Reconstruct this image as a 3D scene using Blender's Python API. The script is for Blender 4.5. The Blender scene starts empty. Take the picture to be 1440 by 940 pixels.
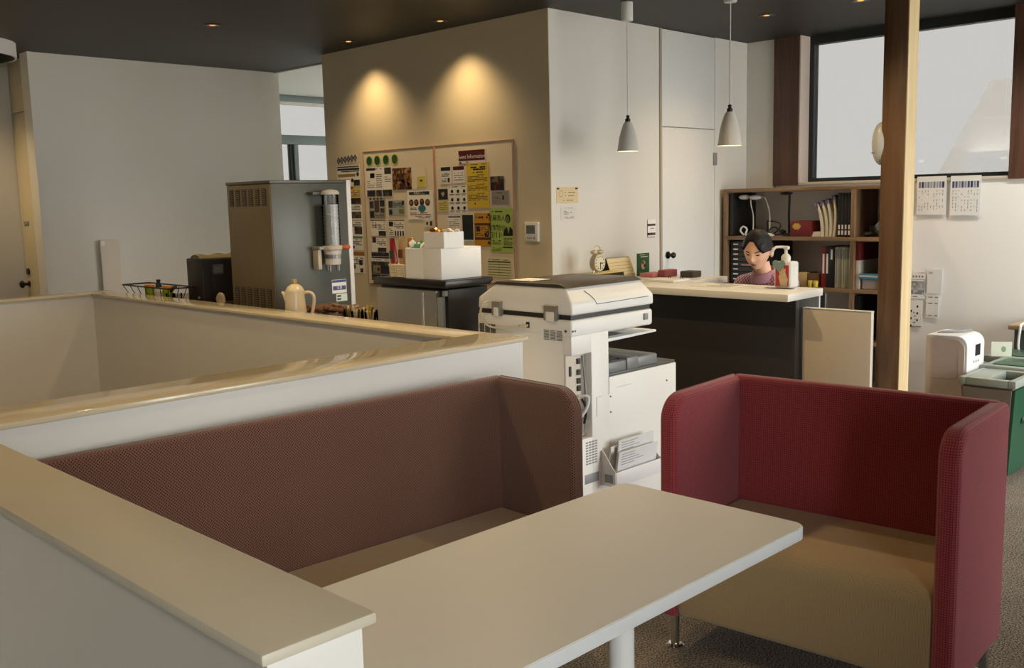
import bpy, bmesh, math, random
from mathutils import Vector, Matrix
random.seed(7)
SC = bpy.context.scene
COL = SC.collection
PI = math.pi

# ------------------------------------------------------------------ camera
cam = bpy.data.cameras.new('camera'); camo = bpy.data.objects.new('camera', cam); COL.objects.link(camo)
cam.sensor_width = 36.0; cam.lens = 34.59; cam.clip_start = 0.02; cam.clip_end = 200
yaw, pitch, roll = 0.782574, 0.1352166, 0.0237968
fw = Vector((math.cos(yaw) * math.cos(pitch), math.sin(yaw) * math.cos(pitch), -math.sin(pitch)))
rt = Vector((math.sin(yaw), -math.cos(yaw), 0)); dn = fw.cross(rt)
rt2 = rt * math.cos(roll) + dn * math.sin(roll); dn2 = dn * math.cos(roll) - rt * math.sin(roll)
m3 = Matrix((rt2, -dn2, -fw)).transposed()
camo.matrix_world = Matrix.Translation((0, 0, 1.5)) @ m3.to_4x4()
SC.camera = camo

# ------------------------------------------------------------------ world, sun, exposure
w = bpy.data.worlds.new('overcast_sky'); SC.world = w; w.use_nodes = True
bg = w.node_tree.nodes['Background']
bg.inputs['Color'].default_value = (1.0, 0.99, 0.965, 1); SKY = 13.0; bg.inputs['Strength'].default_value = SKY
PANE = 0.2185          # pane tint, added to dim the bright sky seen through the glass
sun = bpy.data.lights.new('sun', 'SUN'); sun.energy = 22.0; sun.angle = 0.3; sun.color = (1, 0.97, 0.93)
suno = bpy.data.objects.new('sun', sun); COL.objects.link(suno)
suno.rotation_euler = Vector((0.62, -0.12, -0.78)).to_track_quat('-Z', 'Y').to_euler(); suno.location = (-5, 0, 12)
vs = SC.view_settings; vs.view_transform = 'Standard'; vs.look = 'None'; vs.exposure = 0.0; vs.gamma = 1.0; vs.use_curve_mapping = False
SC.cycles.use_denoising = True
SC.cycles.max_bounces = 10; SC.cycles.diffuse_bounces = 6; SC.cycles.transparent_max_bounces = 16
SC.cycles.sample_clamp_indirect = 6.0
def portal(loc, sx, sy, direction):
    l = bpy.data.lights.new('window_portal', 'AREA'); l.shape = 'RECTANGLE'; l.size = sx; l.size_y = sy; l.cycles.is_portal = True
    o = bpy.data.objects.new('window_portal', l); COL.objects.link(o); o.location = loc
    o.rotation_euler = Vector(direction).to_track_quat('-Z', 'Z').to_euler()
def spot(loc, energy, deg=100, blend=0.6, col=(1, 0.72, 0.38), size=0.03):
    l = bpy.data.lights.new('downlight_fill_lamp', 'SPOT'); l.energy = energy; l.spot_size = math.radians(deg); l.spot_blend = blend
    l.color = col; l.shadow_soft_size = size
    o = bpy.data.objects.new('downlight_fill_lamp', l); COL.objects.link(o); o.location = loc
    return o
E_WASH, E_ROOM = 36.0, 60.0

# ------------------------------------------------------------------ materials
def lin(c): return tuple(((v / 255) / 12.92 if v / 255 <= 0.04045 else ((v / 255 + 0.055) / 1.055) ** 2.4) for v in c) + (1.0,)
class NT:
    def __init__(s, name):
        s.m = bpy.data.materials.new(name); s.m.use_nodes = True; s.t = s.m.node_tree; s.n = s.t.nodes; s.b = s.n['Principled BSDF']
    def new(s, t, **k):
        n = s.n.new(t)
        for a, v in k.items():
            if a in n.inputs: n.inputs[a].default_value = v
            else: setattr(n, a, v)
        return n
    def link(s, a, b): s.t.links.new(a, b)
    def math(s, op, a, b=None, c=None):
        n = s.n.new('ShaderNodeMath'); n.operation = op
        for i, v in enumerate((a, b, c)):
            if v is None: continue
            if hasattr(v, 'is_linked'): s.link(v, n.inputs[i])
            else: n.inputs[i].default_value = v
        return n.outputs[0]
    def mix(s, f, a, b):
        n = s.n.new('ShaderNodeMix'); n.data_type = 'RGBA'
        if hasattr(f, 'is_linked'): s.link(f, n.inputs[0])
        else: n.inputs[0].default_value = f
        for i, v in ((6, a), (7, b)):
            if hasattr(v, 'is_linked'): s.link(v, n.inputs[i])
            else: n.inputs[i].default_value = v
        return n.outputs[2]
    def bump(s, h, strength=0.3, dist=0.002):
        n = s.new('ShaderNodeBump'); n.inputs['Strength'].default_value = strength; n.inputs['Distance'].default_value = dist
        s.link(h, n.inputs['Height']); s.link(n.outputs[0], s.b.inputs['Normal'])
MC = {}
def mat(name, col, rough=0.5, metal=0.0, spec=0.5, noise=0.03, scale=30, bump=0.0, coat=0.0):
    if name in MC: return MC[name]
    k = NT(name); b = k.b; c = lin(col)
    b.inputs['Roughness'].default_value = rough; b.inputs['Metallic'].default_value = metal
    b.inputs['Specular IOR Level'].default_value = spec; b.inputs['Coat Weight'].default_value = coat
    tc = k.new('ShaderNodeTexCoord'); n = k.new('ShaderNodeTexNoise'); n.inputs['Scale'].default_value = scale; n.inputs['Detail'].default_value = 3
    k.link(tc.outputs['Object'], n.inputs['Vector'])
    d = tuple(max(0, v * (1 - noise)) for v in c[:3]) + (1,); e = tuple(min(1, v * (1 + noise)) for v in c[:3]) + (1,)
    k.link(k.mix(n.outputs[0], d, e), b.inputs['Base Color'])
    if bump: k.bump(n.outputs[0], bump, 0.001)
    MC[name] = k.m; return k.m
def wood(name, c1, c2, axis='Z', rough=0.45, sc=1.0):
    k = NT(name); k.b.inputs['Roughness'].default_value = rough
    tc = k.new('ShaderNodeTexCoord'); mp = k.new('ShaderNodeMapping')
    s = {'X': (1.2, 22, 22), 'Y': (22, 1.2, 22), 'Z': (22, 22, 1.2)}[axis]
    mp.inputs['Scale'].default_value = tuple(v * sc for v in s); k.link(tc.outputs['Object'], mp.inputs[0])
    n = k.new('ShaderNodeTexNoise'); n.inputs['Scale'].default_value = 1.0; n.inputs['Detail'].default_value = 6; n.inputs['Distortion'].default_value = 1.2
    k.link(mp.outputs[0], n.inputs['Vector'])
    r = k.new('ShaderNodeValToRGB'); r.color_ramp.elements[0].position = 0.35; r.color_ramp.elements[1].position = 0.68
    r.color_ramp.elements[0].color = lin(c1); r.color_ramp.elements[1].color = lin(c2)
    k.link(n.outputs[0], r.inputs[0]); k.link(r.outputs[0], k.b.inputs['Base Color']); k.bump(n.outputs[0], 0.15, 0.0008)
    return k.m
def fabric(name, base, dot, period=0.0075, sheen=0.3, dark=0.75, stagger=True):
    """woven seat cloth: rows of small holes between raised threads, in metres on the UV map"""
    k = NT(name); k.b.inputs['Roughness'].default_value = 0.85; k.b.inputs['Sheen Weight'].default_value = sheen
    k.b.inputs['Specular IOR Level'].default_value = 0.2
    tc = k.new('ShaderNodeTexCoord'); sp = k.new('ShaderNodeSeparateXYZ'); k.link(tc.outputs['UV'], sp.inputs[0])
    f = 2 * PI / period
    u, v = sp.outputs[0], sp.outputs[1]
    if stagger:
        a = k.math('ADD', u, v); b = k.math('SUBTRACT', u, v)
    else: a, b = u, v
    s1 = k.math('SINE', k.math('MULTIPLY', a, f * (0.62 if stagger else 1))); s2 = k.math('SINE', k.math('MULTIPLY', b, f * (0.62 if stagger else 1)))
    h = k.math('MULTIPLY', s1, s2)
    h01 = k.math('MULTIPLY_ADD', h, 0.5, 0.5)
    r = k.new('ShaderNodeValToRGB'); r.color_ramp.elements[0].position = dark - 0.2; r.color_ramp.elements[1].position = dark
    k.link(h01, r.inputs[0])
    n = k.new('ShaderNodeTexNoise'); n.inputs['Scale'].default_value = 180; k.link(tc.outputs['UV'], n.inputs['Vector'])
    c = lin(base); lo = tuple(x * 0.86 for x in c[:3]) + (1,); hi = tuple(min(1, x * 1.12) for x in c[:3]) + (1,)
    k.link(k.mix(r.outputs[0], k.mix(n.outputs[0], lo, hi), lin(dot)), k.b.inputs['Base Color'])
    k.bump(k.math('SUBTRACT', 1.0, r.outputs[0]), 0.5, 0.0012)
    return k.m
def glass(name, tint, rough=0.0, refl=1.0):
    m = bpy.data.materials.new(name); m.use_nodes = True; t = m.node_tree; t.nodes.clear()
    o = t.nodes.new('ShaderNodeOutputMaterial'); mx = t.nodes.new('ShaderNodeMixShader'); tr = t.nodes.new('ShaderNodeBsdfTransparent'); gl = t.nodes.new('ShaderNodeBsdfGlossy')
    fr = t.nodes.new('ShaderNodeFresnel'); fr.inputs[0].default_value = 1.45
    tr.inputs[0].default_value = tint; gl.inputs['Roughness'].default_value = rough; gl.inputs[0].default_value = (refl, refl, refl, 1)
    t.links.new(fr.outputs[0], mx.inputs[0]); t.links.new(tr.outputs[0], mx.inputs[1]); t.links.new(gl.outputs[0], mx.inputs[2]); t.links.new(mx.outputs[0], o.inputs[0])
    return m
def emit(name, col, s):
    m = bpy.data.materials.new(name); m.use_nodes = True; b = m.node_tree.nodes['Principled BSDF']
    b.inputs['Base Color'].default_value = lin(col); b.inputs['Emission Color'].default_value = lin(col); b.inputs['Emission Strength'].default_value = s
    return m
def print_mat():
    k = NT('printed_ink'); a = k.new('ShaderNodeVertexColor'); a.layer_name = 'Col'; k.link(a.outputs[0], k.b.inputs['Base Color'])
    k.b.inputs['Roughness'].default_value = 0.55; return k.m
M_PRINT = print_mat()

# ------------------------------------------------------------------ mesh helpers
def nb(): return bmesh.new()
def bevel_geom(bm, verts, bev, seg):
    if bev > 0:
        es = set()
        for v in verts: es.update(v.link_edges)
        bmesh.ops.bevel(bm, geom=list(es), offset=bev, segments=seg, profile=0.5, affect='EDGES', clamp_overlap=True)
def box(bm, x0, y0, z0, x1, y1, z1, bev=0.0, seg=2):
    r = bmesh.ops.create_cube(bm, size=1.0)['verts']
    for v in r: v.co = Vector(((x0 + x1) / 2 + v.co.x * (x1 - x0), (y0 + y1) / 2 + v.co.y * (y1 - y0), (z0 + z1) / 2 + v.co.z * (z1 - z0)))
    bevel_geom(bm, r, bev, seg); return bm
def tube(bm, pts, r, n=10, cap=True):
    pts = [Vector(p) for p in pts]; rings = []
    rs = r if isinstance(r, (list, tuple)) else [r] * len(pts)
    ref = None
    for i, p in enumerate(pts):
        d = (pts[min(i + 1, len(pts) - 1)] - pts[max(i - 1, 0)]).normalized()
        if ref is None:
            ref = d.orthogonal().normalized()
        ref = (ref - d * ref.dot(d)).normalized(); b = d.cross(ref)
        rings.append([bm.verts.new(p + (ref * math.cos(2 * PI * k / n) + b * math.sin(2 * PI * k / n)) * rs[i]) for k in range(n)])
    for a, b in zip(rings, rings[1:]):
        for k in range(n): bm.faces.new((a[k], a[(k + 1) % n], b[(k + 1) % n], b[k]))
    if cap:
        bm.faces.new(rings[0][::-1]); bm.faces.new(rings[-1])
    return bm
def cyl(bm, p0, p1, r0, r1=None, n=20): return tube(bm, [p0, p1], [r0, r0 if r1 is None else r1], n)
def curve_pts(ctrl, n=8):
    """Catmull-Rom through the control points"""
    c = [Vector(p) for p in ctrl]; c = [c[0] * 2 - c[1]] + c + [c[-1] * 2 - c[-2]]; out = []
    for i in range(1, len(c) - 2):
        for k in range(n):
            t = k / n; a, b, d, e = c[i - 1], c[i], c[i + 1], c[i + 2]
            out.append(0.5 * ((2 * b) + (d - a) * t + (2 * a - 5 * b + 4 * d - e) * t * t + (3 * b - a - 3 * d + e) * t ** 3))
    out.append(c[-2]); return out
def lathe(bm, prof, cx=0, cy=0, n=24, axis='z', cz=0):
    rings = []
    for r, z in prof:
        ring = []
        for k in range(n):
            a = 2 * PI * k / n; p = (r * math.cos(a), r * math.sin(a), z)
            if axis == 'x': p = (p[2], p[0], p[1])
            if axis == 'y': p = (p[0], p[2], p[1])
            ring.append(bm.verts.new((cx + p[0], cy + p[1], cz + p[2])))
        rings.append(ring)
    for a, b in zip(rings, rings[1:]):
        for k in range(n):
            try: bm.faces.new((a[k], a[(k + 1) % n], b[(k + 1) % n], b[k]))
            except ValueError: pass
    bm.faces.new(rings[0][::-1]); bm.faces.new(rings[-1])
    return bm
def prism(bm, poly, axis, a, b, bev=0.0, seg=2):
    """polygon in the two remaining axes, extruded along axis from a to b"""
    def P(u, v, t): return {'x': (t, u, v), 'y': (u, t, v), 'z': (u, v, t)}[axis]
    A = [bm.verts.new(P(u, v, a)) for u, v in poly]; Bv = [bm.verts.new(P(u, v, b)) for u, v in poly]; n = len(poly)
    bm.faces.new(A[::-1]); bm.faces.new(Bv)
    for k in range(n): bm.faces.new((A[k], A[(k + 1) % n], Bv[(k + 1) % n], Bv[k]))
    bmesh.ops.recalc_face_normals(bm, faces=list({f for v in A + Bv for f in v.link_faces}))
    if bev > 0:
        es = set()
        for v in A + Bv:
            for e in v.link_edges:
                if len(e.link_faces) == 2 and e.calc_face_angle(0) > 0.6: es.add(e)
        bmesh.ops.bevel(bm, geom=list(es), offset=bev, segments=seg, profile=0.5, affect='EDGES', clamp_overlap=True)
    return bm
def quad(bm, a, b, c, d): return bm.faces.new([bm.verts.new(p) for p in (a, b, c, d)])
def blob(bm, c, rx, ry, rz, u=16, v=10):
    r = bmesh.ops.create_uvsphere(bm, u_segments=u, v_segments=v, radius=1.0)['verts']
    for q in r: q.co = Vector((c[0] + q.co.x * rx, c[1] + q.co.y * ry, c[2] + q.co.z * rz))
    return r
ORG = {}
def link(name, me, mt, parent=None, local=False, uv=True, angle=35):
    org = Vector((0, 0, 0))
    if parent is not None and not local: org = ORG.get(parent.name, Vector((0, 0, 0)))
    if org.length: me.transform(Matrix.Translation(-org))
    if uv and len(me.polygons) < 40000 and not me.uv_layers:
        L = me.uv_layers.new(name='UVMap').data; V = me.vertices
        for p in me.polygons:
            n = p.normal; ax, ay, az = abs(n.x), abs(n.y), abs(n.z)
            for li, vi in zip(p.loop_indices, p.vertices):
                c = V[vi].co
                L[li].uv = (c.y, c.z) if ax >= ay and ax >= az else ((c.x, c.z) if ay >= az else (c.x, c.y))
    me.polygons.foreach_set('use_smooth', [True] * len(me.polygons))
    me.set_sharp_from_angle(angle=math.radians(angle))
    for x in (mt if isinstance(mt, (list, tuple)) else [mt]): me.materials.append(x)
    o = bpy.data.objects.new(name, me); COL.objects.link(o)
    if parent is not None: o.parent = parent; ORG[o.name] = org
    if name in TINY: o['kind'] = 'stuff'
    return o
def out(name, bm, mt, parent=None, local=False, **k):
    bmesh.ops.recalc_face_normals(bm, faces=list(bm.faces))
    me = bpy.data.meshes.new(name); bm.to_mesh(me); bm.free()
    return link(name, me, mt, parent, local, **k)
def tag(o, label, cat, group=None, kind=None):
    o['label'] = label; o['category'] = cat
    if group: o['group'] = group
    if kind: o['kind'] = kind
    return o
def T(name, label, cat, loc, rot=0.0, group=None):
    o = bpy.data.objects.new(name, None); COL.objects.link(o); o.location = loc; o.rotation_euler = (0, 0, rot); o.empty_display_size = 0.05
    ORG[o.name] = Vector(loc); return tag(o, label, cat, group)
TINY = {'printing', 'printed_lines', 'vent_grille', 'louvre_slats', 'screw', 'panel_seam', 'wires', 'uprights', 'hour_marks', 'wire_binding', 'ruled_lines', 'vent_grid', 'port', 'printed_hand', 'gold_emblem', 'lips', 'gripper', 'hands', 'window_frame'} - {'window_frame', 'lips'}
def struct(name, bm, mt, parent=None):
    o = out(name, bm, mt, parent)
    if parent is None: o['kind'] = 'structure'
    return o
def bx(*a, **k): return box(nb(), *a, **k)
def part(name, mt, parent, *a, bev=0.0, seg=2, local=False): return out(name, box(nb(), *a, bev=bev, seg=seg), mt, parent, local)
def text_mesh(s, size, O, U, N, mt, parent, name='lettering', align='CENTER', depth=0.0):
    """flat lettering: O centre point, U reading direction, N outward normal"""
    c = bpy.data.curves.new('text', 'FONT'); c.body = s; c.size = size; c.align_x = align; c.align_y = 'CENTER'; c.extrude = depth; c.resolution_u = 3
    t = bpy.data.objects.new('text', c); me = bpy.data.meshes.new_from_object(t)
    bpy.data.objects.remove(t); bpy.data.curves.remove(c)
    U = Vector(U).normalized(); N = Vector(N).normalized(); V = N.cross(U)
    m = Matrix((U, V, N)).transposed().to_4x4(); m.translation = Vector(O)
    me.transform(m); me.name = name
    return link(name, me, mt, parent, uv=False)
def copy_tree(o, parent=None):
    c = o.copy(); COL.objects.link(c)
    if parent is not None: c.parent = parent
    for ch in [x for x in COL.objects if x.parent == o]: copy_tree(ch, c)
    return c
# ------------------------------------------------------------------ shared materials
M_WALL = mat('white_wall_paper', (222, 219, 212), 0.75, noise=0.02, scale=60, bump=0.06)
M_PAINT = mat('white_board_paint', (224, 222, 216), 0.5, noise=0.015)
M_CAP = mat('cream_gloss_cap', (206, 194, 168), 0.1, noise=0.02, scale=6)
M_CEIL = mat('charcoal_ceiling', (44, 42, 38), 0.55, noise=0.04, scale=12)
M_CEIL2 = mat('pale_ceiling', (205, 210, 208), 0.6)
M_FRAME = mat('black_aluminium', (38, 44, 46), 0.4, 0.2)
M_GREYFRAME = mat('grey_aluminium', (120, 132, 138), 0.4, 0.4)
M_WHITE = mat('white_plastic', (226, 226, 224), 0.4)
M_BLACK = mat('black_plastic', (28, 28, 28), 0.4)
M_DKGREY = mat('dark_grey_plastic', (78, 78, 76), 0.45)
M_GREY = mat('grey_plastic', (140, 142, 142), 0.45)
M_CHROME = mat('chrome', (225, 225, 225), 0.12, 1.0)
M_STEEL = mat('brushed_steel', (190, 188, 180), 0.38, 0.85, scale=90)
M_PAPER = mat('white_paper', (235, 233, 226), 0.8)
M_WALNUT = wood('walnut_post', (74, 50, 38), (98, 68, 52), 'Z')
M_POST = wood('cedar_post', (108, 82, 60), (146, 114, 86), 'Z', sc=0.8)
M_POSTL = wood('daylit_post_wood', (205, 178, 130), (228, 205, 160), 'Z', sc=0.8)
M_OAK = wood('oak_shelf', (114, 90, 66), (150, 122, 92), 'Y')
M_GLASS = glass('tinted_window_glass', (PANE, PANE * 1.0, PANE * 0.99, 1), 0.0, 0.25)
M_CLEAR = glass('clear_window_glass', (0.94, 0.95, 0.95, 1), 0.0, 0.3)
M_INK = mat('black_ink', (30, 30, 32), 0.6, noise=0)
M_RED = mat('dark_red_card', (110, 30, 34), 0.5)

# carpet
k = NT('grey_loop_carpet'); k.b.inputs['Roughness'].default_value = 0.95; k.b.inputs['Specular IOR Level'].default_value = 0.1
tc = k.new('ShaderNodeTexCoord'); n1 = k.new('ShaderNodeTexNoise'); n1.inputs['Scale'].default_value = 170; n1.inputs['Detail'].default_value = 2
n2 = k.new('ShaderNodeTexNoise'); n2.inputs['Scale'].default_value = 5
k.link(tc.outputs['Object'], n1.inputs['Vector']); k.link(tc.outputs['Object'], n2.inputs['Vector'])
r = k.new('ShaderNodeValToRGB'); r.color_ramp.elements[0].position = 0.36; r.color_ramp.elements[1].position = 0.66
r.color_ramp.elements[0].color = lin((58, 54, 50)); r.color_ramp.elements[1].color = lin((158, 150, 140))
k.link(k.math('MULTIPLY_ADD', n2.outputs[0], 0.12, k.math('SUBTRACT', n1.outputs[0], 0.06)), r.inputs[0]); k.link(r.outputs[0], k.b.inputs['Base Color']); k.bump(n1.outputs[0], 0.7, 0.004)
M_CARPET = k.m

# ------------------------------------------------------------------ structure
CZ = 2.66
struct('floor', bx(-3, -1.7, -0.12, 7.15, 9.4, 0.0), M_CARPET)
bm = nb(); box(bm, -3, -1.7, CZ, 7.15, 6.6, CZ + 0.15); box(bm, -3, 6.6, CZ, 4.86, 9.4, CZ + 0.15)
struct('ceiling', bm, M_CEIL)
struct('ceiling_passage', bx(4.86, 6.6, CZ + 0.004, 9.2, 9.4, CZ + 0.15), M_CEIL2)
struct('trim_1', bx(4.855, 6.6, CZ - 0.012, 4.875, 7.7, CZ + 0.02), M_WHITE)

# board-room block: a wall facing the camera's left aisle, a wall facing the reception, hidden back
struct('wall_board', bx(4.6, 4.2005, 0, 4.606, 6.5995, CZ), mat('warm_lit_wall_paper', (208, 194, 164), 0.75, noise=0.02, scale=60, bump=0.06))  # warm dim light on this wall is put into the paper colour
bm = nb(); box(bm, 4.606, 4.2, 0, 5.743, 4.3, CZ); box(bm, 4.606, 4.3, 0, 4.7, 6.6, CZ); box(bm, 6.432, 4.2, 0, 6.98, 4.3, CZ); box(bm, 5.743, 4.235, 0, 6.432, 4.3, CZ)
struct('wall_reception', bm, M_WALL)
struct('wall_block_back', bx(4.7, 6.5, 0, 6.98, 6.6, CZ), M_WALL)
d = bpy.data.objects.new('door_1', None); COL.objects.link(d); d.location = (5.76, 4.2, 0); d['kind'] = 'structure'; ORG['door_1'] = Vector((5.76, 4.2, 0))
M_DOOR = mat('white_door_laminate', (228, 228, 226), 0.45)
part('door_leaf', M_DOOR, d, 5.762, 4.196, 0.01, 6.424, 4.23, 1.986, bev=0.002)
part('transom_panel', M_DOOR, d, 5.762, 4.196, 1.992, 6.424, 4.23, CZ - 0.004, bev=0.002)
part('door_jamb', mat('gap_shadow_tan', (176, 166, 148), 0.5), d, 5.735, 4.188, 0, 5.757, 4.235, CZ, bev=0.002)  # tan strip: the shadow in the door gap put into its colour
part('door_jamb', M_DOOR, d, 6.427, 4.192, 0, 6.436, 4.235, CZ, bev=0.001)
part('hinge_plate', M_GREY, d, 6.405, 4.186, 1.725, 6.45, 4.2, 1.818, bev=0.003)
for z, r_, l_ in ((1.082, 0.026, 'dead_bolt'), (0.948, 0.03, 'door_knob')):
    bm = nb(); cyl(bm, (5.826, 4.197, z), (5.826, 4.188, z), r_); cyl(bm, (5.826, 4.19, z), (5.826, 4.16, z), r_ * 0.45); blob(bm, (5.826, 4.145, z), r_ * 0.85, 0.018, r_ * 0.85)
    out(l_, bm, mat('dark_bronze', (60, 54, 48), 0.35, 0.8), d)

# left white wall and the corridor behind its left end
struct('wall_left', bx(2.80, 7.7, 0, 4.90, 7.82, CZ), M_WALL)
struct('wall_corridor_side', bx(2.87, 7.82, 0, 2.97, 8.4, CZ), M_WALL)
struct('wall_corridor_end', bx(-3, 8.3, 0, 2.87, 8.4, CZ), M_WALL)
struct('trim_2', bx(2.785, 7.69, 0, 2.825, 7.84, CZ), M_WALL)
d = bpy.data.objects.new('door_2', None); COL.objects.link(d); d.location = (2.86, 8.06, 0); d['kind'] = 'structure'; ORG['door_2'] = Vector((2.86, 8.06, 0))
part('door_leaf', mat('cream_door', (214, 202, 170), 0.5), d, 2.85, 7.86, 0.01, 2.875, 8.292, 2.255, bev=0.002)
part('transom_panel', mat('cream_door', (214, 202, 170), 0.5), d, 2.85, 7.86, 2.263, 2.875, 8.292, CZ - 0.003, bev=0.002)
bm = nb(); cyl(bm, (2.85, 8.235, 0.93), (2.845, 8.235, 0.93), 0.026); cyl(bm, (2.848, 8.235, 0.93), (2.80, 8.235, 0.93), 0.012); blob(bm, (2.795, 8.235, 0.93), 0.02, 0.03, 0.03)
cyl(bm, (2.85, 8.225, 1.03), (2.838, 8.225, 1.03), 0.026)
out('door_knob', bm, mat('dark_bronze', (60, 54, 48), 0.35, 0.8), d)
part('switch_plate', M_GREY, d, 2.842, 8.13, 1.395, 2.851, 8.22, 1.425, bev=0.002)
# passage with its window
struct('wall_passage_end', bx(9.1, 6.6, 0, 9.2, 9.4, CZ + 0.1), M_WALL)
struct('wall_passage_left', bx(2.97, 8.4, 0, 4.9, 8.5, CZ), M_WALL)
struct('wall_passage_inner', bx(6.98, 6.5, 0, 9.2, 6.6, CZ + 0.1), M_WALL)
bm = nb(); box(bm, 4.8, 9.2, 0, 9.2, 9.35, 0.9); box(bm, 4.8, 9.2, 0.9, 5.2, 9.35, CZ); box(bm, 8.7, 9.2, 0.9, 9.2, 9.35, CZ); box(bm, 4.8, 8.4, 0, 4.9, 9.3, CZ)
struct('wall_passage_window', bm, M_WALL)
wd = bpy.data.objects.new('window_2', None); COL.objects.link(wd); wd.location = (6.5, 9.22, 0.9); wd['kind'] = 'structure'; ORG['window_2'] = Vector((6.5, 9.22, 0.9))
part('blind_box', M_GREYFRAME, wd, 5.2, 9.15, 2.595, 8.7, 9.22, CZ, bev=0.006)
part('window_frame', M_WHITE, wd, 5.2, 9.2, 2.565, 8.7, 9.26, 2.60)
part('transom_bar', M_GREYFRAME, wd, 5.2, 9.18, 2.15, 8.7, 9.27, 2.245, bev=0.004)
for x0, x1, y, m_ in ((5.2, 5.26, 9.2, M_GREYFRAME), (5.955, 6.0, 9.21, M_FRAME), (6.0, 6.05, 9.19, M_GREYFRAME), (6.82, 6.88, 9.2, M_GREYFRAME), (7.7, 7.76, 9.2, M_GREYFRAME), (8.64, 8.7, 9.2, M_GREYFRAME)):
    part('mullion', m_, wd, x0, y, 0.9, x1, 9.26, 2.15, bev=0.004)
part('window_sill', M_GREYFRAME, wd, 5.2, 9.17, 0.88, 8.7, 9.27, 0.94)
part('pane', M_GLASS, wd, 5.2, 9.235, 2.245, 8.7, 9.24, 2.57)
part('pane', M_GLASS, wd, 5.2, 9.235, 0.94, 8.7, 9.24, 2.15)

# window wall at the right
bm = nb(); box(bm, 6.88, 3.94, 0, 6.98, 4.3, CZ); struct('wall_return', bm, M_WALL)
struct('wall_window', bx(6.88, -1.7, 0, 7.1, 3.955, 1.562), mat('bright_white_wall', (246, 246, 244), 0.7, noise=0.01))
struct('trim_3', bx(6.868, -1.6, 1.56, 7.06, 3.745, 1.583, bev=0.003), mat('sill_white', (214, 208, 198), 0.4))
struct('wall_window_head', bx(7.0, -1.7, 2.64, 7.1, 3.955, CZ), M_FRAME)
def window_unit(nm, y0, y1):
    wd = bpy.data.objects.new(nm, None); COL.objects.link(wd); wd.location = (7.03, y0, 1.58); wd['kind'] = 'structure'; ORG[nm] = Vector((7.03, y0, 1.58))
    bm = nb(); box(bm, 7.0, y0, 1.583, 7.07, y1, 1.612); box(bm, 7.0, y0, 2.60, 7.07, y1, 2.64); box(bm, 7.0, y0, 1.612, 7.07, y0 + 0.045, 2.60); box(bm, 7.0, y1 - 0.045, 1.612, 7.07, y1, 2.60)
    out('window_frame', bm, M_FRAME, wd)
    part('pane', M_GLASS, wd, 7.035, y0 + 0.045, 1.612, 7.04, y1 - 0.045, 2.60)
window_unit('window_1', 2.25, 3.745)
window_unit('window_3', 0.25, 2.04)
window_unit('window_4', -1.6, 0.04)
def wpost(nm, y0, y1):
    o = struct(nm, bx(6.86, y0, 1.562, 7.06, y1, CZ), M_WALNUT)
    return o
wpost('trim_4', 3.745, 3.955); wpost('trim_5', 2.04, 2.25); wpost('trim_6', 0.04, 0.25)
struct('trim_7', bx(6.864, 3.735, 1.583, 7.0, 3.746, CZ), mat('daylit_jamb', (222, 206, 194), 0.5))  # plate on the post's lit side, daylight put into its pale colour

# glazed wall to the right of the camera, and the solid wall behind the camera
bm = nb(); box(bm, -3, -1.7, 0, 7.1, -1.6, 0.06); box(bm, -3, -1.7, 2.58, 7.1, -1.6, CZ)
XS = [(-3, -0.45)]
opens = [(-0.45, 0.75), (3.95, 4.52), (4.65, 5.6), (5.72, 6.84)]  # openings out of view, spans set to aim the daylight
for (a, b), (c, d_) in zip(opens, opens[1:]): XS.append((b, c))
XS.append((6.84, 7.1))
for a, b in XS: box(bm, a, -1.7, 0.06, b, -1.6, 2.58)
struct('wall_right', bm, M_WALL)
for i, (a, b) in enumerate(opens):
    nm = 'window_%d' % (5 + i)
    wd = bpy.data.objects.new(nm, None); COL.objects.link(wd); wd.location = (a, -1.65, 0.06); wd['kind'] = 'structure'; ORG[nm] = Vector((a, -1.65, 0.06))
    bm = nb()
    for q in ((a, 0.06, b, 0.10), (a, 2.54, b, 2.58), (a, 0.10, a + 0.04, 2.54), (b - 0.04, 0.10, b, 2.54)): box(bm, q[0], -1.67, q[1], q[2], -1.63, q[3])
    out('window_frame', bm, M_FRAME, wd)
    part('pane', M_CLEAR, wd, a + 0.04, -1.653, 0.10, b - 0.04, -1.649, 2.54)
    portal(((a + b) / 2, -1.645, 1.32), b - a, 2.5, (0, 1, 0))
struct('wall_back', bx(-3.1, -1.7, 0, -3, 9.4, CZ), M_WALL)

# half walls round the stairwell, with their glossy caps
HW = 0.969; HC = 0.985
struct('wall_half_near', bx(-3, 2.575, 0, 2.645, 2.775, HW), M_PAINT)
struct('wall_half_right', bx(2.515, 2.775, 0, 2.645, 6.25, HW), M_WALL)
struct('wall_half_far', bx(-3, 6.2, 0, 2.515, 6.36, HW), M_WALL)
struct('wall_half_front', bx(0.568, 0.985, 0, 0.706, 2.575, HW), M_PAINT)
capbev = 0.004
bm = nb(); box(bm, -3, 2.56, HW, 2.662, 2.79, HC, bev=capbev); struct('trim_8', bm, M_CAP)
bm = nb(); box(bm, 2.50, 2.79, HW, 2.662, 6.2, HC, bev=capbev); struct('trim_9', bm, M_CAP)
bm = nb(); box(bm, -3, 6.19, HW, 2.662, 6.37, HC, bev=capbev); struct('trim_10', bm, M_CAP)
bm = nb(); box(bm, 0.553, 0.97, HW, 0.72, 2.56, HC, bev=capbev); struct('trim_11', bm, mat('cream_satin_cap', (198, 190, 170), 0.5, noise=0.02, scale=6))

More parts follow.
